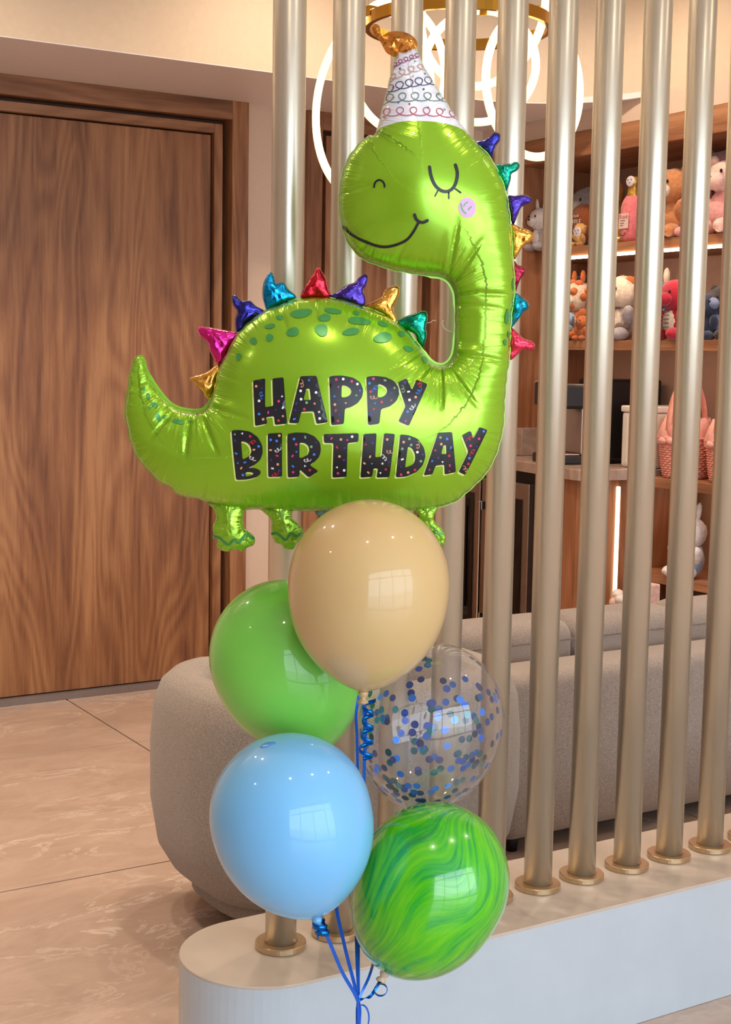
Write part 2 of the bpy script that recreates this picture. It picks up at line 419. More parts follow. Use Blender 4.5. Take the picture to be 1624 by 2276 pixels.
# ------------------------------------------------------------------ armchair (barrel back towards the camera)
def barrel_chair():
    c = empty('armchair', (1.876, 3.172, 0)); tag(c, 'grey beige barrel armchair with rounded back, left behind the plinth', 'armchair')
    HW, HD, TH = 0.483, 0.35, 0.15
    def ring(off, z, n=48, open_a=0.55):
        out = []
        for i in range(n + 1):
            a = (PI / 2 + open_a) + (2 * PI - 2 * open_a) * i / n      # opening at +Y
            ca, sa = math.cos(a), math.sin(a); e = 2 / 3.0
            out.append(((HW + off) * math.copysign(abs(ca) ** e, ca), (HD + off) * math.copysign(abs(sa) ** e, sa), z))
        return out
    prof = [(-0.085, 0.10), (-0.05, 0.13), (-0.018, 0.22), (0.0, 0.36), (0.0, 0.54), (-0.008, 0.655), (-0.026, 0.715), (-0.055, 0.748), (-0.09, 0.755),
            (-0.125, 0.74), (-0.15, 0.70), (-0.155, 0.62), (-0.155, 0.38), (-0.155, 0.30)]
    rings = [ring(o, z * 0.851 if z > 0.2 else z) for o, z in prof]; n = len(rings[0]); vs_ = [v for r in rings for v in r]; fs = []
    for i in range(len(rings) - 1):
        for k in range(n - 1): fs.append((i * n + k, i * n + k + 1, (i + 1) * n + k + 1, (i + 1) * n + k))
    fs.append(tuple(i * n for i in range(len(rings)))); fs.append(tuple(i * n + n - 1 for i in range(len(rings)))[::-1])
    me = bpy.data.meshes.new('back_shell'); me.from_pydata(vs_, [], fs); me.update()
    link('back_shell', me, FAB, c, True)
    def sup(hw, hd, n=40): return [(hw * math.copysign(abs(math.cos(a)) ** 0.66, math.cos(a)), hd * math.copysign(abs(math.sin(a)) ** 0.66, math.sin(a))) for a in [2 * PI * k / n for k in range(n)]]
    prism('seat_base', sup(0.38, 0.26), 0.06, 0.28, FAB, c, 0.02)
    prism('seat_cushion', sup(0.32, 0.18), 0.28, 0.40, FAB2, c, 0.04)
    prism('plinth_foot', sup(0.30, 0.19), 0.0, 0.07, BLACK, c)
barrel_chair()

# ------------------------------------------------------------------ sofa behind the poles
def soft_box(name, lo, hi, mat, parent, r=0.06, puff=0.0):
    bm = bmesh.new(); box_bm(bm, lo, hi); bmesh.ops.recalc_face_normals(bm, faces=bm.faces)
    bmesh.ops.bevel(bm, geom=list(bm.edges), offset=r, segments=5, profile=0.5, affect='EDGES')
    me = bm_mesh(bm, name); return link(name, me, mat, parent, True)
sf = empty('sofa', (3.24, 3.58, 0)); tag(sf, 'long warm grey fabric sofa seen from behind through the poles', 'sofa')
SX0, SX1 = -0.80, 0.62
soft_box('back_panel', (SX0, -0.42, 0.05), (SX1, -0.22, 0.545), FAB2, sf, 0.045)
for k in range(3):
    w = (SX1 - SX0 - 0.02) / 3
    cu = soft_box('back_cushion', (SX0 - 0.03 + k * w, -0.20, 0.30), (SX0 - 0.03 + (k + 1) * w - 0.004, 0.02, 0.642), FAB2, sf, 0.06)
    link('seam', tube_me('seam', [(SX0 - 0.02 + k * w, -0.201, 0.582), (SX0 - 0.04 + (k + 1) * w, -0.201, 0.582)], 0.0022, 6), pm('seam_thread', (120, 104, 92), 0.9, noise=(60, 0.1)), cu)
soft_box('seat_cushion', (SX0, -0.2, 0.22), (SX1, 0.46, 0.42), FAB2, sf, 0.05)
soft_box('seat_base', (SX0, -0.22, 0.06), (SX1, 0.44, 0.24), FAB2, sf, 0.03)
for x in (SX0 + 0.08, SX1 - 0.08):
    for y in (-0.34, 0.36): link('foot', lathe_me('foot', [(0.018, 0.0), (0.022, 0.06)], 16), BLACK, sf, True, (x, y, 0))

# ------------------------------------------------------------------ shelf unit on the right
XN, YS, YE = 4.49, 5.3, 3.3
su = empty('display_shelf_unit', (XR, 4.3, 0)); tag(su, 'walnut display shelf unit built along the right wall', 'shelf unit')
def sbox(name, lo, hi, mat, bev=0.0, parent=None):
    return box(name, (lo[0] - XR, lo[1] - 4.3, lo[2]), (hi[0] - XR, hi[1] - 4.3, hi[2]), mat, parent or su, bev, 1)
sbox('back_panel', (XN, YE, 0.0), (XN + 0.03, YS + 0.02, 2.44), NICHE)
sbox('end_panel', (XR, YS, 0.0), (XN, YB - 0.002, 2.33), WOOD_C)
sbox('end_panel', (XR, YE, 0.0), (XN, YE + 0.03, 2.33), WOOD_C)
sbox('fascia', (XR - 0.012, YE, 2.33), (XN, YB - 0.002, 2.436), WOOD_Y, 0.002)
sh1 = sbox('shelf', (XR, YE + 0.03, 1.905), (XN, 5.10, 1.948), WOOD_Y, 0.001)
sbox('shelf_return', (4.26, 5.10, 1.905), (XN, YS, 1.948), WOOD_Y)
sbox('shelf', (XR, YE + 0.03, 1.505), (XN, 5.12, 1.536), WOOD_Y, 0.001)
sbox('shelf', (XR, YE + 0.03, 0.932), (XN, 4.40, 0.972), WOOD_Y, 0.001)
sbox('shelf', (XR, YE + 0.03, 0.536), (XN, 4.50, 0.568), WOOD_Y, 0.001)
sbox('divider', (XR + 0.06, 4.00, 0.0), (XN, 4.03, 0.536), WOOD_C)
sbox('divider', (XR + 0.02, 3.99, 0.568), (XN, 4.02, 0.932), WOOD_C)
sbox('led_strip', (XR - 0.004, YE + 0.03, 1.893), (XR + 0.012, 5.10, 1.904), LEDW)
sbox('shelf_lip', (XR, YE + 0.03, 1.495), (XR + 0.012, 5.12, 1.505), WOOD_Y)
sbox('led_strip', (XR + 0.02, YE + 0.05, 1.4985), (XR + 0.034, 5.05, 1.5045), LEDW)
sbox('led_strip', (XR + 0.34, YE + 0.05, 0.925), (XR + 0.36, 4.38, 0.931), LEDW)

# counter with curved end, cabinet, LED, fridge
cpl = [(3.93, 5.55), (3.885, 5.05), (3.838, 4.72), (3.80, 4.56), (3.806, 4.515), (3.83, 4.49), (3.87, 4.478), (3.98, 4.472), (4.05, 4.45), (4.08, 4.41), (4.485, 4.405), (4.485, 5.295), (4.075, 5.295), (4.075, 5.55)]
ct = prism('marble_counter', cpl, 0.955, 1.0, MARBLE, None, 0.004); tag(ct, 'beige marble counter top with rounded end holding the coffee machine', 'counter top')
bs = empty('backsplash', (4.2, 5.28, 1.0)); tag(bs, 'low marble upstand at the far end of the counter', 'backsplash')
box('stone_strip', (-0.115, -0.02, 0.001), (0.28, 0.018, 0.13), MARBLE, bs, 0.002, 1)
cb = empty('counter_cabinet', (4.1, 4.7, 0)); tag(cb, 'walnut cabinet under the rounded end of the marble counter', 'cabinet')
cab = [(3.885, 4.86), (3.852, 4.66), (3.84, 4.56), (3.85, 4.525), (3.88, 4.507), (4.05, 4.505), (4.40, 4.508), (4.40, 4.86)]
prism('cabinet_body', [(x - 4.1, y - 4.7) for x, y in cab], 0.02, 0.953, WOOD_C, cb)
led_p = at_y(1371, 1200, 4.497)
box('led_strip', (led_p[0] - 0.009 - 4.1, 4.494 - 4.7, 0.16), (led_p[0] + 0.009 - 4.1, 4.506 - 4.7, 0.925), LEDM, cb, 0.004, 2)
fr = empty('drinks_fridge', (3.92, 5.2, 0)); tag(fr, 'black undercounter drinks fridge with steel framed glass door and bar handle', 'fridge')
box('body', (-0.0, -0.30, 0.02), (0.155, 0.33, 0.95), BLACK, fr)
for y0, y1 in ((-0.275, 0.075), (0.09, 0.33)):
    dr = box('door_frame', (-0.045, y0, 0.03), (-0.002, y1, 0.90), STEEL, fr, 0.003, 1)
    box('glass', (-0.050, y0 + 0.045, 0.10), (-0.044, y1 - 0.045, 0.83), BLKGL, dr)
    hy = y0 + 0.12 if y0 > 0 else y1 - 0.03
    box('handle', (-0.085, hy - 0.008, 0.24), (-0.070, hy + 0.008, 0.80), CHROME, dr, 0.003, 1)
    for z in (0.26, 0.78): box('handle_bracket', (-0.075, hy - 0.012, z - 0.02), (-0.044, hy + 0.012, z + 0.02), CHROME, dr, 0.002, 1)

# ------------------------------------------------------------------ things on the counter
cm = empty('coffee_machine', at_x(1268, 985, 4.02)[:2].tolist() + [1.0], -0.25); cm.scale = (1, 1, 1.12); tag(cm, 'black and chrome coffee machine with sloped control panel on the marble counter', 'coffee machine')
box('base_tray', (-0.13, -0.10, 0.001), (0.08, 0.12, 0.035), BLACK, cm, 0.006)
box('drip_grille', (-0.125, -0.095, 0.035), (0.0, 0.115, 0.041), STEEL, cm, 0.002, 1)
box('column', (0.0, -0.10, 0.035), (0.08, 0.12, 0.27), STEEL, cm, 0.01)
box('head', (-0.10, -0.11, 0.215), (0.08, 0.13, 0.31), BLACK, cm, 0.012)
pn = box('control_panel', (-0.125, -0.105, 0.225), (-0.10, 0.125, 0.312), BLACK, cm, 0.004)
box('panel_rim', (-0.122, -0.112, 0.222), (-0.108, -0.105, 0.315), CHROME, pn, 0.002, 1)
box('panel_rim', (-0.122, -0.112, 0.312), (-0.108, 0.13, 0.318), CHROME, pn, 0.002, 1)
link('spout', lathe_me('spout', [(0.012, 0.0), (0.016, 0.09)], 16), BLACK, cm, True, (-0.06, 0.01, 0.13))
link('group_head', lathe_me('group_head', [(0.032, 0.0), (0.034, 0.02)], 20), BLACK, cm, True, (-0.06, 0.01, 0.20))

of_ = empty('countertop_oven', at_x(1360, 1000, 4.24)[:2].tolist() + [1.0]); of_.scale = (1, 1, 1.1); tag(of_, 'tall black countertop oven beside the coffee machine', 'oven')
box('body', (-0.10, -0.09, 0.012), (0.20, 0.13, 0.335), BLACK, of_, 0.01)
box('door', (-0.108, -0.08, 0.03), (-0.10, 0.12, 0.21), BLACK, of_, 0.003, 1)
vg = box('vent_panel', (-0.106, -0.08, 0.225), (-0.10, 0.12, 0.30), pm('vent_grey', (46, 40, 42), 0.5, noise=(90, 0.3)), of_)
for k in range(7): box('vent_slot', (-0.109, -0.075 + k * 0.028, 0.235), (-0.106, -0.062 + k * 0.028, 0.29), BLACK, vg)
for x, y in ((-0.08, -0.07), (0.17, -0.07), (-0.08, 0.11), (0.17, 0.11)): link('foot', lathe_me('foot', [(0.012, 0.001), (0.012, 0.013)], 12), BLACK, of_, False, (x, y, 0))

wb = empty('white_container', (4.13, 4.52, 1.0)); tag(wb, 'upright off white storage container next to the black oven', 'container')
box('body', (-0.04, -0.10, 0.001), (0.24, 0.06, 0.235), WHITE, wb, 0.012)
box('lid', (-0.044, -0.104, 0.235), (0.244, 0.064, 0.262), WHITE, wb, 0.006)
for y in (-0.07, -0.025, 0.02): box('rib', (-0.043, y, 0.02), (-0.04, y + 0.012, 0.22), WHITE, wb, 0.001, 1)

# pink wicker baskets
PINKW = pm('pink_wicker', (226, 152, 136), 0.7, noise=(60, 0.12)); PINKL = pm('pink_liner', (236, 170, 158), 0.85, noise=(30, 0.08), bump=(60, 0.4))
def basket(px, py, X, label, s=1.0, liner=True):
    P = at_x(px, py, X); b = empty('gift_basket', (P[0], P[1], 0.973)); tag(b, label, 'basket', 'pink gift baskets on the shelf')
    H, r0, r1 = 0.165 * s, 0.088 * s, 0.112 * s
    bm = bmesh.new(); N_, T = 44, 17; vv = []
    for j in range(T * 2 + 1):
        t = j / (T * 2); z = 0.002 + H * t; rr = (r0 + (r1 - r0) * t ** 0.5)
        row = []
        for i in range(N_):
            a = 2 * PI * i / N_
            q = rr + 0.0022 * math.cos(j * PI) + 0.002 * math.cos(i * PI) * (1 if (j // 2) % 2 else -1)
            row.append(bm.verts.new((q * math.cos(a), 1.0 * q * math.sin(a), z)))
        vv.append(row)
    for j in range(T * 2):
        for i in range(N_): bm.faces.new([vv[j][i], vv[j][(i + 1) % N_], vv[j + 1][(i + 1) % N_], vv[j + 1][i]])
    bm.faces.new(vv[0][::-1])
    link('weave', bm_mesh(bm, 'weave'), PINKW, b)
    o = link('rim', torus_me('rim', r1, 0.007 * s, 48, 8), PINKW, b, True, (0, 0, H)); o.rotation_euler = (PI / 2, 0, 0); o.scale = (1, 1, 1.0)
    if liner:
        bm = bmesh.new(); vv = []
        for j, (rr, z) in enumerate(((r1 * 0.98, H - 0.02), (r1 * 1.03, H + 0.01), (r1 * 0.92, H + 0.05 * s), (r1 * 0.80, H + 0.08 * s), (r1 * 0.6, H + 0.07 * s), (0.02, H + 0.045 * s))):
            row = []
            for i in range(N_):
                a = 2 * PI * i / N_; q = rr * (1 + 0.06 * math.sin(9 * a + j) + 0.04 * math.sin(17 * a))
                row.append(bm.verts.new((q * math.cos(a), 1.0 * q * math.sin(a), z + 0.008 * math.sin(7 * a + 2 * j))))
            vv.append(row)
        for j in range(5):
            for i in range(N_): bm.faces.new([vv[j][i], vv[j][(i + 1) % N_], vv[j + 1][(i + 1) % N_], vv[j + 1][i]])
        bm.faces.new(vv[5])
        link('liner', bm_mesh(bm, 'liner'), PINKL, b, True)
        hp = [(-0.105 * s * math.cos(a), 0.0, H - 0.01 + 0.25 * s * math.sin(a) ** 0.8) for a in [PI * k / 24 for k in range(25)]]
        link('handle', strip_me('handle', hp, 0.028 * s, (0, 1, 0), 0.006), PINKW, b, True)
        for k in range(2):
            bo = ell('bow', (-r1 * 1.0, (-1) ** k * 0.022, H - 0.01), (0.012, 0.024, 0.014), PINKL, b)
    return b
basket(1521, 1088, 4.20, 'pink wicker basket with ruffled liner standing nearest the white container')
basket(1628, 1100, 4.20, 'pink wicker basket with tall flat handle, second from the white container', 1.0)

# ------------------------------------------------------------------ plush toys
def plmat(name, rgb): return pm('plush_' + name, rgb, 0.95, noise=(70, 0.16), bump=(160, 0.7), sheen=0.4)
EYE = pm('toy_eye_black', (16, 12, 12), 0.2, noise=(10, 0.1))
TAGW = pm('paper_tag', (226, 214, 222), 0.6, noise=(40, 0.04)); TAGR = pm('red_tag', (206, 30, 40), 0.5, noise=(30, 0.05))
def toy(name, px, py_bottom, X, z, label, cat='plush toy', group='plush toys on the shelves', rz=None):
    """stands on height z at the pixel column px, on the line x = X"""
    d = ray(px, 700); P = CP + d * (X / d[0])
    o = empty(name, (P[0], P[1], z), -PI / 2 if rz is None else rz); tag(o, label, cat, group); return o
# local frame of a toy: -Y faces the room? after rz=-90deg local -Y points to world -X (towards the room)

def animal(o, h, body, belly, head=None, ear='round', muz=None, arms=True, legs=True, limb=None, headr=0.30):
    head = head or body; limb = limb or body; muz = muz or belly
    ell('body', (0, 0, 0.30 * h), (0.24 * h, 0.20 * h, 0.30 * h), body, o)
    ell('belly_patch', (0, -0.075 * h, 0.30 * h), (0.17 * h, 0.145 * h, 0.22 * h), belly, o)
    hd = ell('head', (0, -0.03 * h, 0.72 * h), (headr * h * 0.92, headr * h * 0.85, headr * h * 0.88), head, o)
    ell('muzzle', (0, -0.24 * h * headr / 0.30, -0.06 * h), (0.15 * h, 0.09 * h, 0.11 * h), muz, hd)
    ell('nose', (0, -0.325 * h * headr / 0.30, -0.02 * h), (0.035 * h, 0.02 * h, 0.025 * h), EYE, hd, 0)
    for s in (-1, 1):
        ell('eye', (s * 0.11 * h, -0.235 * h * headr / 0.30, 0.06 * h), (0.022 * h, 0.014 * h, 0.026 * h), EYE, hd, 0)
        if ear == 'round': ell('ear', (s * 0.21 * h, 0, 0.20 * h), (0.09 * h, 0.05 * h, 0.09 * h), head, hd)
        elif ear == 'long': ell('ear', (s * 0.14 * h, 0.02 * h, 0.32 * h), (0.06 * h, 0.035 * h, 0.17 * h), head, hd, rot=(0, s * 0.2, 0))
        elif ear == 'side': ell('ear', (s * 0.29 * h, 0, 0.08 * h), (0.12 * h, 0.03 * h, 0.055 * h), head, hd, rot=(0, -s * 0.4, 0))
        if arms: ell('arm', (s * 0.24 * h, -0.10 * h, 0.38 * h), (0.085 * h, 0.10 * h, 0.17 * h), limb, o, rot=(0.5, s * 0.4, 0))
        if legs: ell('leg', (s * 0.17 * h, -0.20 * h, 0.10 * h), (0.10 * h, 0.19 * h, 0.10 * h), limb, o, rot=(0, 0, s * 0.25))
    return hd
def hangtag(o, c, mat=TAGW, w=0.05, h=0.055, face=True, rot=(0, 0, 0)):
    t = box('hang_tag', (-w / 2, -0.0015, -h / 2), (w / 2, 0.0015, h / 2), mat, o, 0.001, 1); t.location = c; t.rotation_euler = rot
    return t
def ovaltag(o, c, r=0.026):
    t = link('face_tag', ell_me('face_tag', (r, 0.004, r * 0.85)), TAGW, o, True, c)
    g_ = pm('print_grey', (70, 62, 72), 0.7, noise=(30, 0.1))
    for s in (-1, 1): ell('printed_eye', (s * r * 0.4, -0.004, r * 0.22), (r * 0.1, 0.0012, r * 0.12), g_, t, 0)
    ell('printed_mouth', (0.0, -0.004, -r * 0.25), (r * 0.2, 0.0012, r * 0.06), g_, t, 0)
def textmesh(body, size, mat, parent, loc, rot=(PI / 2, 0, 0), name='lettering', align='CENTER'):
    cu = bpy.data.curves.new('txt', 'FONT'); cu.body = body; cu.size = size; cu.align_x = align; cu.extrude = 0.0004
    to = bpy.data.objects.new('txt', cu); COL.objects.link(to)
    me = bpy.data.meshes.new_from_object(to.evaluated_get(bpy.context.evaluated_depsgraph_get()))
    bpy.data.objects.remove(to); bpy.data.curves.remove(cu)
    me.materials.clear()
    o = link(name, me, mat, parent); o.location = loc; o.rotation_euler = rot; return o

CREAM = plmat('cream', (226, 204, 180)); GREYW = plmat('grey_white', (176, 164, 164)); BROWN = plmat('brown', (150, 78, 28)); TAN = plmat('tan', (196, 128, 78))
YEL = plmat('yellow', (226, 170, 92)); PINK = plmat('pink', (232, 160, 156)); PALEP = plmat('pale_pink', (236, 190, 176)); MAUVE = plmat('mauve', (186, 130, 128))
ORNG = plmat('orange', (196, 104, 44)); DARK = plmat('charcoal', (56, 50, 52)); BLUEG = plmat('blue_grey', (120, 130, 164)); RED = plmat('red', (176, 14, 44)); NAVY = plmat('navy', (34, 44, 70))
PBLUE = plmat('pale_blue', (158, 178, 206)); WHT = plmat('white', (232, 220, 212)); GOLDP = pm('plush_gold_satin', (214, 164, 78), 0.3, 0.6, noise=(30, 0.1)); AMB = plmat('amber', (206, 140, 66))

S1, S2 = 1.949, 1.537
o = toy('plush_donkey', 1196, 520, 4.17, S1, 'grey and white plush animal at the far end of the upper shelf'); animal(o, 0.20, GREYW, WHT, WHT, 'long', arms=False)
o = toy('plush_seal', 1300, 455, 4.37, S1 + 0.0, 'pale grey round plush head peeping over the brown waffle cushion'); animal(o, 0.30, GREYW, WHT, GREYW, 'side')
o = toy('waffle_cushion', 1290, 510, 4.22, S1 + 0.03, 'dark brown plush waffle cushion with white lettering', rz=-PI / 2)
ell('cushion', (0, 0, 0.085), (0.088, 0.05, 0.088), BROWN, o)
textmesh('WAFFLE', 0.032, pm('white_thread', (236, 226, 214), 0.8, noise=(40, 0.05)), o, (-0.014, -0.0525, 0.075))
textmesh('not food', 0.017, MATS['white_thread'], o, (-0.004, -0.0525, 0.108))
o = toy('plush_duckling', 1284, 560, 4.13, S1, 'small yellow plush animal with a face tag in front of the waffle cushion'); animal(o, 0.105, YEL, YEL, YEL, 'side'); ovaltag(o, (0.036, -0.05, 0.06))
o = toy('amber_bottle_plush', 1364, 530, 4.26, S1, 'amber plush bottle half hidden behind the pink bottle')
ell('body', (0, 0, 0.10), (0.05, 0.04, 0.11), AMB, o); ell('neck', (0, 0, 0.235), (0.028, 0.026, 0.05), AMB, o); ovaltag(o, (0.028, -0.045, 0.20)); ell('foil_base', (0, 0, 0.03), (0.052, 0.042, 0.028), GOLDP, o)
o = toy('pink_bottle_plush', 1398, 540, 4.14, S1, 'pink plush wine bottle with gold neck and white label')
link('body', lathe_me('body', [(0.004, 0.001), (0.042, 0.004), (0.05, 0.02), (0.05, 0.15), (0.042, 0.175), (0.026, 0.20), (0.004, 0.205)], 28), plmat('rose', (228, 120, 124)), o, True)
link('neck', lathe_me('neck', [(0.036, 0.18), (0.026, 0.205), (0.024, 0.235), (0.028, 0.24), (0.028, 0.262), (0.02, 0.272)], 24), GOLDP, o, True)
lb = box('label_patch', (-0.028, -0.0525, 0.055), (0.03, -0.0505, 0.118), pm('cream_label', (236, 208, 196), 0.7, noise=(30, 0.03)), o, 0.0005, 1)
textmesh('Rosé', 0.026, pm('label_red', (196, 60, 84), 0.7, noise=(30, 0.05)), lb, (0.001, -0.0526, 0.096))
for k in range(3): box('print_line', (-0.018, -0.0532, 0.086 - k * 0.010), (0.012 - 0.006 * k, -0.0525, 0.090 - k * 0.010), pm('label_grey', (140, 116, 112), 0.7, noise=(30, 0.05)), lb)
link('smile', tube_me('smile', [(-0.02, -0.052, 0.036), (-0.01, -0.053, 0.026), (0.004, -0.053, 0.026), (0.016, -0.052, 0.038)], 0.0013, 6), EYE, o)
ovaltag(o, (0.01, -0.03, 0.252))
o = toy('teddy_bear', 1490, 530, 4.16, S1, 'brown teddy bear with cream muzzle on the upper shelf'); animal(o, 0.29, TAN, TAN, TAN, 'round', CREAM)
o = toy('plush_bunny', 1541, 515, 4.17, S1, 'small pale pink plush between the brown teddy and the pink bear'); animal(o, 0.22, PINK, PALEP, PALEP, 'long')
o = toy('pink_bear', 1602, 520, 4.17, S1, 'large pink plush bear at the right end of the upper shelf'); animal(o, 0.31, PINK, PINK, PALEP, 'round', PALEP, limb=PALEP, headr=0.24)
o = toy('plush_pig', 1598, 405, 4.36, S1, 'mauve plush head with a red tag behind the large pink bear'); animal(o, 0.37, MAUVE, MAUVE, MAUVE, 'round', MAUVE); hangtag(o, (-0.07, -0.14, 0.33), TAGR, 0.035, 0.06)

def spots(hd, r, mat, n=12, seed=1):
    rnd = random.Random(seed)
    for k in range(n):
        a = rnd.uniform(0, 2 * PI); t = rnd.uniform(0.25, 2.3)
        v = Vector((math.sin(t) * math.cos(a), math.sin(t) * math.sin(a), math.cos(t)))
        ell('patch', (v.x * r[0] * 0.93, v.y * r[1] * 0.93, v.z * r[2] * 0.93), (0.018, 0.018, 0.018), mat, hd, 0.2)
o = toy('plush_giraffe', 1286, 750, 4.20, S2, 'orange patched giraffe plush with cream muzzle on the lower toy shelf'); hd = animal(o, 0.27, ORNG, CREAM, CREAM, 'side', CREAM); spots(hd, (0.074, 0.068, 0.071), ORNG, 12, 3); spots(hd, (0.074, 0.068, 0.071), ORNG, 8, 5)
for s in (-1, 1): ell('horn', (s * 0.03, 0, 0.09), (0.012, 0.012, 0.03), ORNG, hd)
o = toy('black_plush', 1290, 640, 4.38, S2, 'black round eared plush behind the orange giraffe'); animal(o, 0.31, DARK, DARK, DARK, 'round', DARK)
o = toy('blue_grey_plush', 1262, 750, 4.12, S2, 'small blue grey plush at the foot of the orange giraffe'); animal(o, 0.13, PBLUE, GREYW, PBLUE, 'side')
o = toy('ginger_plush', 1296, 752, 4.10, S2, 'small ginger curly plush lying in front of the orange giraffe'); animal(o, 0.11, ORNG, BROWN, ORNG, 'side')
o = toy('grey_giraffe', 1384, 750, 4.16, S2, 'grey giraffe plush with brown patches and a paper tag'); hd = animal(o, 0.28, GREYW, CREAM, CREAM, 'side', CREAM); spots(hd, (0.077, 0.07, 0.074), ORNG, 14, 8); hangtag(o, (-0.015, -0.085, 0.135), TAGW, 0.04, 0.05, rot=(0, 0.3, 0))
bd = [c for c in o.children if c.name.startswith('body')][0]; spots(bd, (0.067, 0.056, 0.084), plmat('taupe', (128, 100, 88)), 16, 4)
o = toy('blue_dragon_plush', 1466, 750, 4.18, S2, 'fuzzy blue grey plush with cream horns beside the red dragon'); hd = animal(o, 0.25, BLUEG, PALEP, BLUEG, 'side', PALEP)
for s in (-1, 1): ell('horn', (s * 0.04, 0, 0.085), (0.014, 0.014, 0.035), CREAM, hd)
o = toy('red_dragon', 1502, 750, 4.13, S2, 'bright red plush dragon with striped cream belly'); animal(o, 0.25, RED, CREAM, RED, 'side', RED)
for k in range(5): box('belly_stripe', (-0.03, -0.0735, 0.05 + k * 0.016), (0.03, -0.066, 0.054 + k * 0.016), DARK, o)
o = toy('navy_plush', 1576, 750, 4.16, S2, 'dark navy plush with a white paper tag on the lower toy shelf'); animal(o, 0.19, NAVY, NAVY, NAVY, 'round', DARK); hangtag(o, (0.0, -0.09, 0.06), TAGW, 0.045, 0.06, rot=(0, -0.3, 0))
o = toy('grey_bear', 1606, 750, 4.20, S2, 'grey plush partly hidden at the right end of the lower toy shelf'); animal(o, 0.22, DARK, BLUEG, DARK, 'round')
# toys low down
o = toy('pale_blue_bunny', 1556, 1280, 4.16, 0.569, 'pale blue and white plush bunny on the low shelf'); animal(o, 0.26, PBLUE, WHT, WHT, 'long', WHT, limb=WHT)
d = ray(1465, 1345); 
st = box('low_display_table', (3.86, 4.05, 0.001), (4.06, 4.45, 0.40), WHITE, None, 0.01); tag(st, 'low white display block behind the sofa under the shelves', 'display block')
o = empty('flower_plush', (3.93, 4.33, 0.401), -PI / 2); tag(o, 'heap shaped plush of pink and white petals behind the sofa', 'plush toy', 'plush toys on the shelves')
for k in range(14):
    a = 2.4 * k; ell('petal', (0.055 * math.cos(a) * (1 - k / 28), 0.05 * math.sin(a), 0.022 + 0.006 * k), (0.026, 0.026, 0.022), PALEP if k % 2 else WHT, o)
ell('core', (0, 0, 0.05), (0.05, 0.045, 0.05), PALEP, o)
o = empty('gift_bag', (3.98, 4.25, 0.401), -PI / 2); tag(o, 'small pale pink gift bag standing behind the sofa', 'bag')
box('bag_body', (-0.03, -0.03, 0.001), (0.03, 0.03, 0.15), PALEP, o, 0.006)
link('bag_handle', tube_me('bag_handle', [(0.02 * math.cos(a), -0.03, 0.148 + 0.045 * math.sin(a)) for a in [PI * k / 12 for k in range(13)]], 0.003, 6), PALEP, o, True)

# ------------------------------------------------------------------ chandelier
chc = at_d(1018, 56, 4.55)
ch = empty('chandelier', chc); tag(ch, 'gold ring chandelier with looping lit tubes behind the poles', 'chandelier')
bm = bmesh.new(); N_ = 72; rows = []
for (r, z) in ((0.300, -0.018), (0.300, 0.018), (0.284, 0.018), (0.284, -0.018)):
    rows.append([bm.verts.new((r * math.cos(2 * PI * i / N_), r * math.sin(2 * PI * i / N_), z)) for i in range(N_)])
for j in range(4):
    for i in range(N_): bm.faces.new([rows[j][i], rows[j][(i + 1) % N_], rows[(j + 1) % 4][(i + 1) % N_], rows[(j + 1) % 4][i]])
link('ring', bm_mesh(bm, 'ring'), BRASS, ch, False)
def loop(px, py, rx, ry, dd, flip=1, tilt=0.0):
    P = at_d(px, py, dd) - chc; R = max(rx, ry) * dd / FPX
    o = link('light_tube', torus_me('light_tube', R, 0.0135, 72, 10), TUBE, ch, True, tuple(P))
    ang = flip * math.acos(min(1.0, rx / max(rx, ry)))
    o.rotation_euler = (tilt, 0, -YAW + ang)
    c = box('tube_clip', (-0.012, -0.02, -0.012), (0.012, 0.02, 0.02), BRASS, o, 0.002, 1); c.location = (0, 0, R)
loop(1187, 190, 116, 155, 4.5, 1)
loop(1066, 150, 124, 109, 4.55, 1, math.radians(28))
loop(1070, 20, 130, 167, 4.6, -1)
loop(823, 235, 127, 200, 4.5, -1)
loop(885, 150, 108, 140, 4.65, 1)
for a in (0.4, 2.5, 4.6):
    link('wire', tube_me('wire', [(0.29 * math.cos(a), 0.29 * math.sin(a), 0.015), (0.29 * math.cos(a), 0.29 * math.sin(a), ZC - chc[2])], 0.0012, 6), STEEL, ch)

# ------------------------------------------------------------------ dinosaur foil balloon
DD = 2.42
DO = at_d(790, 800, DD)                       # a point of the balloon's vertical mid plane
NV = np.array([math.sin(YAW), math.cos(YAW), 0.0])
def uv(pts):
    """pixels -> metres in the balloon plane (u right, v up) from DO"""
    out = []
    for x, y in pts:
        d = ray(x, y); t = ((DO - CP) @ NV) / (d @ NV); P = CP + d * t - DO
        out.append((P @ R0, P[2]))
    return np.array(out)
MPX = DD / FPX                                # metres per pixel there

def crv(pts, closed=True, step=0.004):
    """Catmull-Rom through points, resampled"""
    P = np.array(pts, float); n = len(P); out = []
    rng = n if closed else n - 1
    for i in range(rng):
        p0, p1, p2, p3 = (P[(i - 1) % n], P[i], P[(i + 1) % n], P[(i + 2) % n]) if closed else (P[max(i - 1, 0)], P[i], P[i + 1], P[min(i + 2, n - 1)])
        m = max(1, int(math.ceil(np.linalg.norm(p2 - p1) / step)))
        for k in range(m):
            t = k / m
            out.append(0.5 * ((2 * p1) + (-p0 + p2) * t + (2 * p0 - 5 * p1 + 4 * p2 - p3) * t * t + (-p0 + 3 * p1 - 3 * p2 + p3) * t ** 3))
    if not closed: out.append(P[-1])
    return np.array(out)

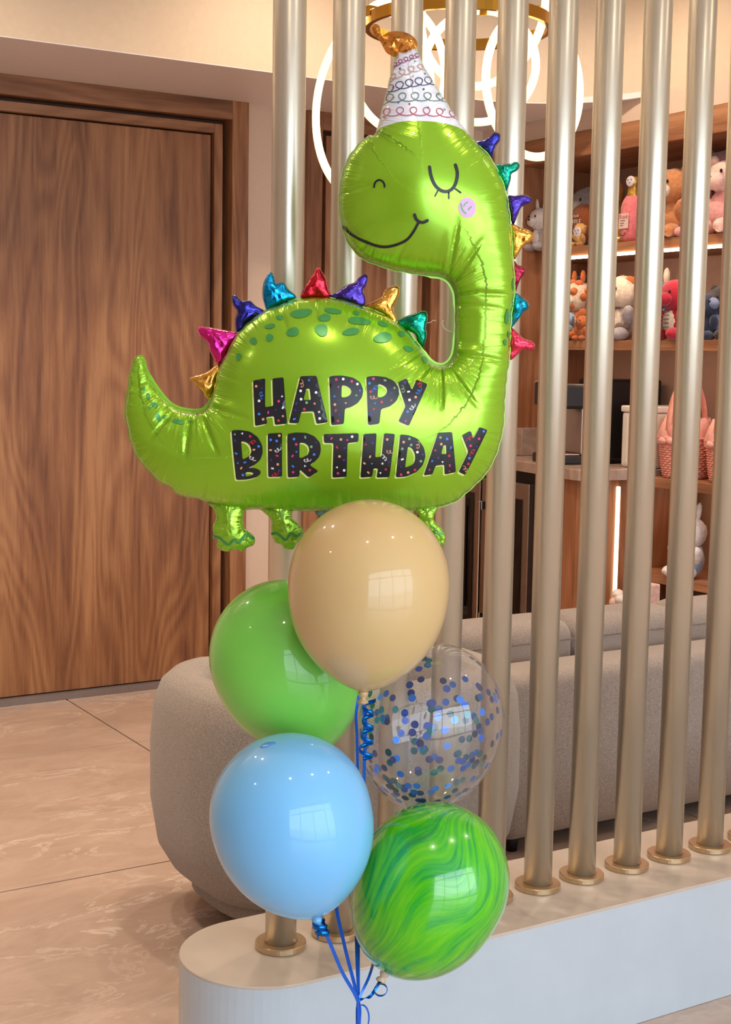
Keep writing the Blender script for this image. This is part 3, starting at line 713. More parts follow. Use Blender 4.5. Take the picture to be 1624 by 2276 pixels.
def inside(pts, loops):
    c = np.zeros(len(pts), bool); x, y = pts[:, 0], pts[:, 1]
    for L in loops:
        n = len(L)
        for i in range(n):
            x1, y1 = L[i]; x2, y2 = L[(i + 1) % n]
            if y1 == y2: continue
            k = ((y1 > y) != (y2 > y)) & (x < (x2 - x1) * (y - y1) / (y2 - y1) + x1)
            c ^= k
    return c

def bdist(pts, L):
    """distance to closed loop and arc length of the nearest point"""
    A = L; B = np.roll(L, -1, 0); D = B - A; l2 = (D ** 2).sum(1); sl = np.sqrt(l2); S0 = np.concatenate([[0], np.cumsum(sl)[:-1]])
    dist = np.empty(len(pts)); arc_ = np.empty(len(pts))
    for i in range(0, len(pts), 4000):
        p = pts[i:i + 4000]
        t = ((p[:, None, :] - A[None]) * D[None]).sum(2) / l2[None]; t = np.clip(t, 0, 1)
        q = A[None] + D[None] * t[:, :, None]; d2 = ((p[:, None, :] - q) ** 2).sum(2)
        j = d2.argmin(1); a = np.arange(len(p)); dist[i:i + 4000] = np.sqrt(d2[a, j]); arc_[i:i + 4000] = S0[j] + t[a, j] * sl[j]
    return dist, arc_

class Field:
    """pillow height over an outline: square root of the solution of a Poisson equation"""
    def __init__(self, L, cell):
        self.L = L; self.c = cell
        lo = L.min(0) - 3 * cell; hi = L.max(0) + 3 * cell; self.lo = lo
        nx, ny = int((hi[0] - lo[0]) / cell) + 1, int((hi[1] - lo[1]) / cell) + 1; self.nx, self.ny = nx, ny
        gx, gy = np.meshgrid(lo[0] + np.arange(nx) * cell, lo[1] + np.arange(ny) * cell, indexing='ij')
        G_ = np.stack([gx.ravel(), gy.ravel()], 1); m = inside(G_, [L]); d = np.zeros(len(G_)); d[m] = bdist(G_[m], L)[0]
        m = m.reshape(nx, ny); d = d.reshape(nx, ny)
        u = np.where(m, d * 0.3 * d.max(), 0.0)
        lv = []
        # successive over-relaxation, red-black
        I, J = np.meshgrid(np.arange(nx), np.arange(ny), indexing='ij')
        red = m & ((I + J) % 2 == 0); blk = m & ((I + J) % 2 == 1)
        w = 2 / (1 + math.sin(PI / max(nx, ny) * 2.0))
        for it in range(int(2.2 * max(nx, ny))):
            for mk in (red, blk):
                s = np.zeros_like(u); s[1:-1, 1:-1] = (u[2:, 1:-1] + u[:-2, 1:-1] + u[1:-1, 2:] + u[1:-1, :-2] + cell * cell) / 4
                u = np.where(mk, u + w * (s - u), u)
        u = np.maximum(u, 0)
        # ratio u/d near the rim, spread outward, so the rim itself stays smooth
        ok = m & (d > 1.6 * cell); q = np.where(ok, u / np.maximum(d, 1e-9), 0.0); known = ok.copy()
        for it in range(6):
            s = np.zeros_like(q); n_ = np.zeros_like(q)
            for dx, dy in ((1, 0), (-1, 0), (0, 1), (0, -1), (1, 1), (-1, -1), (1, -1), (-1, 1)):
                s += np.roll(np.roll(np.where(known, q, 0), dx, 0), dy, 1); n_ += np.roll(np.roll(known.astype(float), dx, 0), dy, 1)
            new = (~known) & (n_ > 0); q = np.where(new, s / np.maximum(n_, 1), q); known |= new
        self.u, self.q = u, q
    def samp(self, F, p):
        f = (p - self.lo) / self.c; i = np.clip(f[:, 0].astype(int), 0, self.nx - 2); j = np.clip(f[:, 1].astype(int), 0, self.ny - 2)
        a = f[:, 0] - i; b = f[:, 1] - j
        return F[i, j] * (1 - a) * (1 - b) + F[i + 1, j] * a * (1 - b) + F[i, j + 1] * (1 - a) * b + F[i + 1, j + 1] * a * b
    def h(self, p, d):
        near = self.samp(self.q, p) * d; far = self.samp(self.u, p); t = np.clip((d / self.c - 2) / 4, 0, 1)
        return np.sqrt(np.maximum(2 * (near * (1 - t) + far * t), 0))

def cdt(loops, spacing, margin=0.55, jit=0.25, extra=None):
    """triangulate a region with interior points; returns points, triangles"""
    allp = np.concatenate(loops); lo, hi = allp.min(0), allp.max(0)
    xs = np.arange(lo[0], hi[0] + spacing, spacing); ys = np.arange(lo[1], hi[1] + spacing, spacing * 0.866); pts = []
    for j, y in enumerate(ys):
        for x in xs: pts.append((x + (spacing / 2 if j % 2 else 0) + random.uniform(-jit, jit) * spacing, y + random.uniform(-jit, jit) * spacing))
    pts = np.array(pts); pts = pts[inside(pts, loops)]
    if len(pts):
        keep = np.ones(len(pts), bool)
        for L in loops: keep &= bdist(pts, L)[0] > margin * spacing
        pts = pts[keep]
    vv = [Vector(p) for p in allp]; ed = []; k = 0
    for L in loops:
        n = len(L); ed += [(k + i, k + (i + 1) % n) for i in range(n)]; k += n
    vv += [Vector(p) for p in pts]
    if extra is not None:
        e0 = len(vv); vv += [Vector(p) for p in extra]; ed += [(e0 + i, e0 + i + 1) for i in range(len(extra) - 1)]
    r = delaunay_2d_cdt(vv, ed, [], 0, 1e-7)
    P = np.array([tuple(v) for v in r[0]]); T = np.array([tuple(f) for f in r[2]])
    cen = P[T].mean(1); return P, T[inside(cen, loops)]

def pillow_mesh(name, P, T, H, Hb=None):
    """two-sided mesh, front towards local -Y"""
    Hb = H * 0.92 if Hb is None else Hb
    n = len(P); rim = H < 1e-5; idx = np.arange(n) + n
    idx[rim] = np.arange(n)[rim]
    vs_ = [(p[0], -h, p[1]) for p, h in zip(P, H)] + [(p[0], h, p[1]) for p, h in zip(P, Hb)]
    A = P[T]; cw = ((A[:, 1, 0] - A[:, 0, 0]) * (A[:, 2, 1] - A[:, 0, 1]) - (A[:, 1, 1] - A[:, 0, 1]) * (A[:, 2, 0] - A[:, 0, 0])) < 0
    T = T.copy(); T[cw] = T[cw][:, ::-1]
    fs = [tuple(t) for t in T.tolist()]; bf = idx[T][:, ::-1]; bf = [tuple(t) for t in bf.tolist() if len(set(t)) == 3]
    me = bpy.data.meshes.new(name); me.from_pydata(vs_, [], fs + bf); me.validate(); me.update(); return me

def foil(name, rgb, rough, metal, bumpk=0.8, wave=1.0, coat=0.3):
    """foil with seam puckers driven by the vertex attributes seam_s / seam_a"""
    m = bpy.data.materials.new(name); m.use_nodes = True; nt = m.node_tree; N = nt.nodes.new; L = nt.links.new
    b = nt.nodes['Principled BSDF']; b.inputs['Base Color'].default_value = (*lin(rgb), 1); b.inputs['Roughness'].default_value = rough; b.inputs['Metallic'].default_value = metal
    b.inputs['Coat Weight'].default_value = coat; b.inputs['Coat Roughness'].default_value = 0.08
    a = N('ShaderNodeAttribute'); a.attribute_name = 'seam_s'; c = N('ShaderNodeAttribute'); c.attribute_name = 'seam_a'
    cx = N('ShaderNodeCombineXYZ'); L(a.outputs['Fac'], cx.inputs[0])
    n = N('ShaderNodeTexNoise'); n.inputs['Scale'].default_value = 150 * wave; n.inputs['Detail'].default_value = 3; L(cx.outputs[0], n.inputs['Vector'])
    mu = N('ShaderNodeMath'); mu.operation = 'MULTIPLY'; L(n.outputs['Fac'], mu.inputs[0]); L(c.outputs['Fac'], mu.inputs[1])
    bp = N('ShaderNodeBump'); bp.inputs['Strength'].default_value = bumpk; bp.inputs['Distance'].default_value = 0.012; L(mu.outputs[0], bp.inputs['Height'])
    L(bp.outputs['Normal'], b.inputs['Normal'])
    return m
LIME = foil('lime_foil', (146, 198, 38), 0.22, 0.5)
HATW = foil('white_foil', (232, 234, 244), 0.35, 0.15)
FOILS = {}
def foilc(rgb):
    if rgb not in FOILS: FOILS[rgb] = foil('foil_%d_%d_%d' % rgb, rgb, 0.13, 0.95, 0.3)
    return FOILS[rgb]

dino = empty('dinosaur_balloon', DO, -YAW); tag(dino, 'lime green dinosaur foil balloon with party hat and HAPPY BIRTHDAY lettering', 'balloon')

OUT = [(834.7, 294), (857, 209), (879.5, 125), (897, 116), (916, 108), (926, 112), (938, 140), (963, 182), (989, 223), (1019, 269), (1057, 316), (1081, 339), (1099, 366), (1116, 402), (1127, 439), (1132, 472), (1137, 522), (1140, 576),
       (1143, 610), (1143.5, 650), (1137, 701), (1134, 752), (1132, 803), (1127.5, 832), (1123, 880), (1119.5, 944), (1113, 976), (1103.5, 1008), (1084, 1047), (1062, 1072), (1039, 1093), (1017, 1112), (988, 1124), (950, 1131), (880, 1136), (800, 1137), (716, 1136), (660, 1135), (599, 1131),
       (537, 1132), (491, 1123), (457, 1114), (432, 1106), (408, 1103), (389, 1094), (376, 1081), (352, 1070), (341, 1058), (326, 1043), (314, 1028), (303, 1015), (294, 991), (287, 972), (283, 945), (277, 923), (279, 898), (283, 868), (287, 837), (294, 812), (300, 797), (311, 789), (320, 796),
       (326, 815), (337, 843), (349, 862), (365, 883), (383, 900), (405, 909), (429, 912.5), (448, 911), (460, 902), (468, 889), (474, 865), (478, 846), (488, 815), (503, 782), (516, 757), (532, 735), (556, 711), (586, 691), (623, 675), (660, 665), (700, 660), (740, 662), (780, 670), (806, 681), (838, 692), (866, 706), (886, 719),
       (905, 734), (921, 752), (937, 774), (950, 794), (963, 806), (977, 811), (990, 808), (1001, 797), (1007, 781), (1010, 752), (1010.6, 704), (1010, 662), (1005.8, 643), (995, 626), (979, 617), (956, 614), (929, 611), (903, 606), (873, 601), (846, 592), (823, 584), (803, 574), (790, 562), (776, 545), (765, 522), (758, 495), (753, 459), (754, 426), (758, 396), (765, 372), (773, 352), (787, 332), (803, 313), (820, 300)]
OL = crv(uv(OUT), True, 0.0045)
# scalloped seam
nrm = np.roll(OL, -1, 0) - np.roll(OL, 1, 0); nrm = np.stack([nrm[:, 1], -nrm[:, 0]], 1); nrm /= np.linalg.norm(nrm, axis=1)[:, None] + 1e-12
area = 0.5 * np.sum(OL[:, 0] * np.roll(OL[:, 1], -1) - np.roll(OL[:, 0], -1) * OL[:, 1])
if area < 0: nrm = -nrm
sl = np.concatenate([[0], np.cumsum(np.linalg.norm(np.diff(OL, axis=0), axis=1))])
# local concavity of the seam (smoothed turning), used for pucker strength
tan = np.roll(OL, -4, 0) - np.roll(OL, 4, 0); ang = np.unwrap(np.arctan2(tan[:, 1], tan[:, 0])); cur = (np.roll(ang, -3) - np.roll(ang, 3)); cur = (cur + PI) % (2 * PI) - PI
if area < 0: cur = -cur
ker = np.ones(9) / 9; cur = np.convolve(np.concatenate([cur[-4:], cur, cur[:4]]), ker, 'valid')
conc = np.clip(-cur / 0.5, 0, 1.5)
sc_amp = np.where(conc > 0.15, 0.0, 0.0011)
OL = OL + nrm * (sc_amp * (np.abs(np.sin(sl * PI / 0.026 + 0.8 * np.sin(sl * 9))) - 0.5))[:, None]
FD = Field(OL, 0.0034)
KP = 0.74
def wavelet(s):
    return 0.5 * np.sin(s * 2 * PI / 0.019 + 2.0 * np.sin(s * 23)) + 0.35 * np.sin(s * 2 * PI / 0.031 + 1.7 * np.sin(s * 11 + 1)) + 0.25 * np.sin(s * 2 * PI / 0.0125 + 3 * np.sin(s * 31))
CREASES = [((1008, 410 + 200), (1048, 515)), ((995, 622), (1014, 500)), ((1008, 655), (1143, 655)), ((880, 720 + 126), (880, 720)), ]
CREASES = [((992, 622), (1014, 487), 1.0), ((1002, 636), (1072, 528), 1.0), ((1008, 653), (1142, 657), 0.8), ((1010, 678), (1138, 689), 0.4), ((1008, 783), (1130, 805), 0.7),
           ((990, 812), (1060, 908), 1.0), ((977, 814), (975, 912), 1.0), ((958, 808), (917, 846), 0.9), ((452, 908), (497, 1012), 0.9), ((430, 914), (420, 1022), 1.0), ((392, 913), (337, 977), 0.8), ((470, 900), (572, 928), 0.7),
           ((756, 436), (842, 412), 0.7), ((758, 495), (812, 545), 0.8), ((795, 566), (820, 540), 0.6), ((868, 600), (902, 540), 0.6), ((622, 680), (650, 752), 0.5), ((695, 662), (712, 718), 0.5), ((765, 1135), (758, 1085), 0.5), ((700, 1134), (704, 1090), 0.4), ((800, 672), (800, 740), 0.4)]
CU_ = [(uv([a, b]), s) for a, b, s in CREASES]
def body_h(P):
    d, s = bdist(P, OL); h0 = KP * FD.h(P, d)
    ci = np.interp(s, sl, conc, period=sl[-1] + 0.0045)
    lam = 0.020 + 0.018 * np.minimum(ci, 1.0); amp = 0.0019 + 0.0026 * np.minimum(ci, 1.0)
    A = np.exp(-(d / lam) ** 1.3) * np.clip(d / 0.006, 0, 1)
    h1 = h0 + amp * A * wavelet(s)
    for seg, st_ in CU_:
        a, b = seg; v = b - a; t = np.clip(((P - a) @ v) / (v @ v), 0, 1); dd = np.linalg.norm(P - (a + t[:, None] * v), axis=1)
        side = np.sign((P - a) @ np.array([-v[1], v[0]]))
        fall = np.where(t < 1, 1.0, 0.0) * (1 - t ** 3)
        h1 = h1 - 0.0075 * st_ * np.exp(-(dd / 0.0032) ** 2) * fall + 0.002 * st_ * np.exp(-((dd - 0.010) / 0.007) ** 2) * fall * side * 0.6
    h1 = np.where(d < 1e-6, 0.0, np.maximum(h1, 0.0004))
    return h1, s, A * (0.5 + ci), d
HATB = [(826, 298), (850, 290), (886, 282), (930, 281), (975, 283.5), (1010, 289), (1036, 300), (1062, 321)]
hb = crv(uv(HATB), False, 0.004)
P, T = cdt([OL], 0.0036, extra=hb)
H, S, A, D_ = body_h(P)
cen = P[T].mean(1)
base_v = np.interp(cen[:, 0], hb[:, 0], hb[:, 1]); in_hat = (cen[:, 1] > base_v) & (cen[:, 0] > hb[0, 0] - 0.005) & (cen[:, 0] < hb[-1, 0] + 0.003)
def seam_attr(me, S, A, n):
    for nm, arr in (('seam_s', S), ('seam_a', A)):
        at = me.attributes.new(nm, 'FLOAT', 'POINT'); full = np.concatenate([arr, arr])
        at.data.foreach_set('value', full[:len(me.vertices)].astype(np.float32))
def part(name, mask, mat):
    used = np.unique(T[mask]); mp_ = -np.ones(len(P), int); mp_[used] = np.arange(len(used))
    me = pillow_mesh(name, P[used], mp_[T[mask]], H[used])
    seam_attr(me, S[used], A[used], len(used))
    return link(name, me, mat, dino, True)
body_o = part('body', ~in_hat, LIME)
hat_o = part('party_hat', in_hat, HATW); hat_o['label'] = 'white cone party hat printed with curls and dots'

# flat welded seam lip round the outline
LIP = pm('lime_seam', (152, 204, 60), 0.25, 0.2, noise=(30, 0.05))
nO = len(OL); lipw = np.where(OL[:, 1] > hb[:, 1].min(), 0.0, np.clip(0.0006 + 0.011 * (conc - 0.08), 0.0006, 0.0032))[:, None]
lv = [(p[0], y, p[1]) for ring_ in (OL - nrm * 0.001, OL + nrm * lipw) for p in ring_ for y in (-0.0005,)] + [(p[0], 0.0005, p[1]) for ring_ in (OL - nrm * 0.001, OL + nrm * lipw) for p in ring_]
lf = []
for i in range(nO):
    j = (i + 1) % nO
    lf += [(i, j, nO + j, nO + i), (2 * nO + i, 3 * nO + i, 3 * nO + j, 2 * nO + j), (nO + i, nO + j, 3 * nO + j, 3 * nO + i)]
me = bpy.data.meshes.new('seam_lip'); me.from_pydata(lv, [], lf); me.update(); link('seam_lip', me, LIP, dino)
for L_ in ([(949, 718), (957, 716), (962, 712), (969, 713)], [(1003, 738), (990, 732), (984, 724), (982, 716), (986, 712)]):
    q = uv(L_); link('loose_thread', tube_me('loose_thread', [(p[0], -0.004, p[1]) for p in crv(q, False, 0.002)], 0.00045, 5), pm('thread_cream', (220, 210, 190), 0.7, noise=(20, 0.05)), dino)

# decals: thin printed shapes that follow the foil
def decal(loops, mat, name, parent, eps=0.0009, sp=0.0055, field=None, smooth=True, extra_loops=None):
    P_, T_ = cdt(loops, sp, 0.45)
    h = (field or body_h)(P_); h = h[0] if isinstance(h, tuple) else h
    A = P_[T_]; cw = ((A[:, 1, 0] - A[:, 0, 0]) * (A[:, 2, 1] - A[:, 0, 1]) - (A[:, 1, 1] - A[:, 0, 1]) * (A[:, 2, 0] - A[:, 0, 0])) < 0
    T_ = T_.copy(); T_[cw] = T_[cw][:, ::-1]
    me = bpy.data.meshes.new(name); me.from_pydata([(p[0], -(q + eps), p[1]) for p, q in zip(P_, h)], [], T_.tolist()); me.update()
    return link(name, me, mat, parent, smooth)
def dense(L, step=0.006):
    L = np.array(L); out = []
    for i in range(len(L)):
        a, b = L[i], L[(i + 1) % len(L)]; m = max(1, int(np.linalg.norm(b - a) / step))
        out += [a + (b - a) * k / m for k in range(m)]
    return np.array(out)
def rounded(L, r=0.0022):
    """cut polygon corners with small arcs"""
    L = np.array(L, float); n = len(L); out = []
    for i in range(n):
        a, b, c = L[i - 1], L[i], L[(i + 1) % n]; u1, u2 = a - b, c - b; l1, l2 = np.linalg.norm(u1), np.linalg.norm(u2)
        q = min(r, l1 * 0.4, l2 * 0.4); p1, p2 = b + u1 / l1 * q, b + u2 / l2 * q
        for t in (0, 0.33, 0.67, 1): out.append((1 - t) ** 2 * p1 + 2 * t * (1 - t) * b + t * t * p2)
    return np.array(out)
def stroke(pts, w, closed=False, taper=False):
    """outline of a brush stroke with round ends"""
    C_ = crv(pts, False, 0.003); t = np.gradient(C_, axis=0); t /= np.linalg.norm(t, axis=1)[:, None]; n = np.stack([-t[:, 1], t[:, 0]], 1)
    a = C_ + n * w / 2; b = C_ - n * w / 2
    def cap(c, d, s): return [c + (w / 2) * (math.cos(x) * s * np.array([-d[1], d[0]]) + math.sin(x) * d * 1.0) for x in (PI * .25, PI * .5, PI * .75)]
    e1 = cap(C_[-1], t[-1], 1); e0 = cap(C_[0], -t[0], 1)
    return np.array(list(a) + e1 + list(b[::-1]) + e0)
INK = pm('print_black', (26, 27, 34), 0.32, noise=(20, 0.05)); PALEY = pm('print_pale_yellow', (214, 226, 130), 0.35, noise=(20, 0.03))
SPOT = pm('print_leaf_green', (70, 148, 78), 0.3, 0.25, noise=(20, 0.05)); CHEEK = pm('print_mauve', (214, 168, 214), 0.35, noise=(20, 0.04))

k4 = 620 / 1624; c4 = lambda L: [(500 + x * k4, 800 + y * k4) for x, y in L]
k1 = 540 / 1624; c1 = lambda L: [(700 + x * k1, 40 + y * k1) for x, y in L]
k2 = 500 / 1624; c2 = lambda L: [(260 + x * k2, 560 + y * k2) for x, y in L]
k3 = 520 / 1624; c3 = lambda L: [(700 + x * k3, 560 + y * k3) for x, y in L]
LETTERS = [
    ('H', [[(187, 115), (256, 102), (257, 264), (303, 256), (297, 103), (360, 96), (381, 354), (313, 362), (308, 312), (262, 320), (270, 355), (201, 369)]]),
    ('A', [[(455, 90), (545, 87), (609, 345), (546, 355), (531, 285), (461, 288), (445, 352), (392, 350)], [(488, 160), (507, 158), (515, 222), (473, 222)]]),
    ('P', [[(616, 92), (640, 87), (690, 86), (750, 98), (790, 125), (806, 165), (800, 205), (775, 240), (735, 262), (704, 268), (698, 355), (628, 362)], [(686, 138), (715, 145), (735, 160), (741, 178), (732, 195), (710, 206), (684, 208)]]),
    ('P', [[(823, 93), (870, 88), (930, 95), (975, 115), (1003, 150), (1006, 195), (990, 230), (955, 258), (905, 272), (895, 355), (833, 362)], [(888, 132), (915, 140), (935, 155), (940, 175), (930, 195), (910, 206), (886, 208)]]),
    ('Y', [[(998, 125), (1048, 102), (1078, 168), (1105, 110), (1168, 135), (1060, 368), (1002, 342), (1042, 258)]]),
    ('B', [[(65, 395), (110, 392), (170, 400), (215, 430), (240, 475), (243, 520), (228, 560), (195, 590), (158, 606), (200, 608), (228, 622), (228, 640), (205, 660), (150, 674), (88, 678)], [(120, 455), (150, 460), (172, 480), (180, 510), (170, 535), (140, 555), (127, 557)], [(142, 632), (170, 630), (190, 636), (178, 650), (142, 658)]]),
    ('I', [[(273, 410), (353, 405), (350, 655), (272, 658)]]),
    ('R', [[(383, 412), (430, 403), (490, 405), (535, 425), (565, 460), (570, 500), (560, 540), (535, 568), (505, 588), (555, 622), (500, 660), (450, 612), (447, 655), (382, 660)], [(450, 460), (480, 462), (500, 478), (506, 505), (495, 530), (468, 545), (449, 548)]]),
    ('T', [[(585, 412), (780, 407), (778, 455), (718, 462), (712, 655), (633, 660), (640, 462), (588, 462)]]),
    ('H', [[(808, 412), (880, 408), (872, 545), (908, 540), (922, 408), (982, 412), (952, 658), (880, 660), (888, 607), (862, 607), (855, 655), (790, 660)]]),
    ('D', [[(1012, 415), (1060, 420), (1110, 440), (1145, 490), (1155, 540), (1140, 590), (1105, 630), (1050, 655), (988, 660)], [(1055, 482), (1080, 495), (1096, 530), (1096, 565), (1080, 590), (1050, 602), (1040, 602)]]),
    ('A', [[(1225, 408), (1305, 405), (1330, 635), (1265, 648), (1262, 590), (1212, 595), (1195, 645), (1145, 650)], [(1255, 480), (1270, 478), (1273, 530), (1243, 530)]]),
    ('Y', [[(1362, 425), (1412, 400), (1428, 445), (1465, 380), (1512, 398), (1385, 655), (1345, 635), (1400, 520)]]),
]
CONF = [pm('print_%s' % n, c, 0.4, noise=(20, 0.03)) for n, c in (('red', (206, 40, 66)), ('white', (236, 236, 236)), ('blue', (54, 128, 224)), ('violet', (64, 44, 132)), ('peach', (226, 158, 118)), ('sage', (126, 168, 128)), ('pink', (214, 50, 120)))]
rnd = random.Random(11)
def confetti_shape(kind, c, r, rot):
    if kind == 'disc': L = [(math.cos(a), math.sin(a)) for a in [2 * PI * k / 10 for k in range(10)]]
    elif kind == 'tri': L = [(math.cos(a), math.sin(a)) for a in (0.3, 2.4, 4.5)]
    elif kind == 'star': L = [((1.15 if k % 2 == 0 else 0.5) * math.cos(k * PI / 5), (1.15 if k % 2 == 0 else 0.5) * math.sin(k * PI / 5)) for k in range(10)]
    else: L = [(-0.6, -1), (0.6, -1), (0.6, 1), (-0.6, 1)]
    ca, sa = math.cos(rot), math.sin(rot)
    return np.array([(c[0] + r * (x * ca - y * sa), c[1] + r * (x * sa + y * ca)) for x, y in L])
for ch_, loops in LETTERS:
    base = [uv(c4(L)) for L in loops]; smooth_l = ch_ in 'PBRD'
    LL = [dense(rounded(L, 0.003 if not smooth_l else 0.0035)) for L in base]
    lt = decal(LL, INK, 'letter', dino, 0.0012); lt['label'] = 'black confetti patterned letter ' + ch_
    off = np.array([-0.0026, -0.0024]); decal([L + off for L in LL], PALEY, 'letter_shadow', lt, 0.0006)
    lo, hi = LL[0].min(0), LL[0].max(0); placed = []; vs_, fs, mi = [], [], []
    for tr in range(900):
        c = np.array([rnd.uniform(lo[0], hi[0]), rnd.uniform(lo[1], hi[1])])
        if len(placed) >= 13 or not inside(c[None], LL)[0] or min(bdist(c[None], L)[0][0] for L in LL) < 0.0042 or any(np.linalg.norm(c - q) < 0.0095 for q in placed): continue
        placed.append(c); kind = rnd.choice(['disc', 'disc', 'tri', 'star', 'rect', 'disc', 'curl']); rot = rnd.uniform(0, 6.28)
        if kind == 'curl':
            t_ = np.linspace(0, 1, 22); cx = (t_ - 0.5) * 0.010 + 0.0022 * np.cos(t_ * 4 * PI); cy = 0.0026 * np.sin(t_ * 4 * PI)
            q = np.stack([c[0] + cx * math.cos(rot) - cy * math.sin(rot), c[1] + cx * math.sin(rot) + cy * math.cos(rot)], 1)
            tt = np.gradient(q, axis=0); tt /= np.linalg.norm(tt, axis=1)[:, None] + 1e-12; nn = np.stack([-tt[:, 1], tt[:, 0]], 1) * 0.00045
            pp = np.concatenate([q + nn, q - nn]); hh = body_h(pp)[0]; k0 = len(vs_); vs_ += [(p[0], -(z + 0.0018), p[1]) for p, z in zip(pp, hh)]; m = len(q); col = rnd.choice([1, 2, 4, 5, 0])
            for i in range(m - 1): fs.append((k0 + i, k0 + i + 1, k0 + m + i + 1, k0 + m + i)); mi.append(col)
        else:
            L = confetti_shape(kind, c, 0.0023, rot); hh = body_h(L)[0]; k0 = len(vs_); vs_ += [(p[0], -(z + 0.0018), p[1]) for p, z in zip(L, hh)]
            fs.append(tuple(range(k0, k0 + len(L)))); mi.append(rnd.randrange(7))
    me = bpy.data.meshes.new('confetti_print'); me.from_pydata(vs_, [], fs); me.update()
    o = link('confetti_print', me, CONF, lt); me.polygons.foreach_set('material_index', mi)

# face
def sdecal(pts, w, name, mat=INK, eps=0.0011): return decal([stroke(uv(pts), w)], mat, name, dino, eps, 0.004)
sdecal(c1([(752, 1035), (762, 1095), (785, 1150), (820, 1185), (860, 1195), (895, 1180), (920, 1145), (932, 1100), (933, 1060), (922, 1018)]), 21 * k1 * MPX, 'eye')
for L in ([(805, 1190), (787, 1225)], [(877, 1195), (877, 1240)], [(920, 1175), (955, 1200)]): sdecal(c1(L), 10 * k1 * MPX, 'eyelash')
sdecal(c1([(393, 1160), (398, 1132), (420, 1115), (445, 1122), (460, 1145), (460, 1162)]), 12 * k1 * MPX, 'nostril')
sdecal(c1([(188, 1398), (220, 1435), (280, 1480), (350, 1515), (420, 1540), (480, 1545), (550, 1530), (610, 1500), (650, 1450), (675, 1405), (685, 1392)]), 17 * k1 * MPX, 'mouth')
sdecal(c1([(655, 1345), (665, 1372), (685, 1390), (712, 1394), (738, 1382)]), 20 * k1 * MPX, 'mouth_corner', eps=0.0014)
ckl = uv(c1([(998 + 58 * math.cos(a), 1297 + 66 * math.sin(a)) for a in [2 * PI * k / 36 for k in range(36)]]))
ck = decal([ckl], CHEEK, 'cheek', dino); ck['label'] = 'round mauve cheek spot'
for L, w in (([(958, 1272), (962, 1300), (975, 1322), (990, 1335)], 8), ([(975, 1288), (985, 1270), (1000, 1262)], 7), ([(1005, 1310), (1015, 1298), (1025, 1290)], 8)):
    o = decal([stroke(uv(c1(L)), w * k1 * MPX)], SPOT, 'cheek_mark', ck, 0.0016, 0.004)
# green body spots
def spot(cx, cy, rx, ry, rot=0, conv=c2):
    a0 = math.radians(rot); L = []
    ph = rnd.uniform(0, 6)
    for k in range(22):
        a = 2 * PI * k / 22; q = 1 + 0.10 * math.sin(2 * a + ph) + 0.06 * math.sin(3 * a + ph * 2)
        x, y = rx * q * math.cos(a), ry * q * math.sin(a); L.append((cx + x * math.cos(a0) - y * math.sin(a0), cy + x * math.sin(a0) + y * math.cos(a0)))
    decal([uv(conv(L))], SPOT, 'skin_spot', dino, 0.0018, 0.0034)
for q in ((1340, 448, 85, 28, -8), (1187, 477, 28, 15), (1118, 540, 36, 18, -8), (1285, 582, 43, 33), (1120, 622, 27, 25), (1003, 645, 28, 24, -20), (897, 757, 20, 25, 20), (207, 985, 12, 14), (242, 1038, 15, 22, -20), (290, 1100, 30, 16, 40), (255, 1122, 10, 10), (322, 1187, 17, 30, -20), (365, 1182, 14, 13), (465, 1215, 48, 15, 8), (552, 1215, 18, 7)): spot(*q)
for q in ((130, 415, 55, 20, 8), (75, 462, 40, 27), (55, 547, 48, 38), (288, 428, 24, 14, 10), (308, 483, 75, 27, 3), (255, 558, 55, 25, -5), (468, 503, 35, 17, 15), (470, 597, 60, 37), (597, 570, 28, 17, 30), (643, 672, 33, 21, 20), (752, 745, 26, 15, 50), (1322, 455, 15, 52), (1308, 628, 13, 20), (1368, 230, 8, 48), (1334, 575, 7, 22)): spot(*q, conv=c3)

# hat print: looping curls and dots
def curl(a, b, n, amp, rgb, sag=0.0):
    a, b = np.array(a, float), np.array(b, float); v = b - a; l = np.linalg.norm(v); d = v / l; nn = np.array([d[1], -d[0]])
    if nn[1] > 0: nn = -nn
    pts = []
    for k in range(n * 14 + 1):
        t = k / (n * 14); th = 2 * PI * n * t
        pts.append(a + d * (l * t + 0.64 * amp * math.sin(th)) + nn * (amp * 0.9 * (0.5 - 0.5 * math.cos(th))) + np.array([0, sag * 4 * t * (1 - t)]))
    U = uv(c1(pts)); tt = np.gradient(U, axis=0); tt /= np.linalg.norm(tt, axis=1)[:, None] + 1e-12; q = np.stack([-tt[:, 1], tt[:, 0]], 1) * (3.0 * k1 * MPX)
    pp = np.concatenate([U + q, U - q]); ok = inside(pp, [OL]); hh = body_h(pp)[0]; m = len(U)
    me = bpy.data.meshes.new('curl_print'); me.from_pydata([(p[0], -(z + 0.0012), p[1]) for p, z in zip(pp, hh)], [], [(i, i + 1, m + i + 1, m + i) for i in range(m - 1) if ok[i] and ok[i + 1] and ok[m + i] and ok[m + i + 1]]); me.update()
    link('curl_print', me, pm('hat_ink_%d_%d_%d' % rgb, rgb, 0.4, noise=(20, 0.03)), hat_o, True)
curl((520, 345), (705, 268), 5, 36, (152, 76, 116)); curl((498, 440), (742, 355), 4, 52, (196, 156, 138)); curl((472, 522), (792, 460), 5, 64, (62, 72, 104))
curl((455, 585), (872, 575), 5, 68, (92, 128, 118), 8); curl((432, 680), (955, 690), 6, 66, (184, 84, 106), 4)
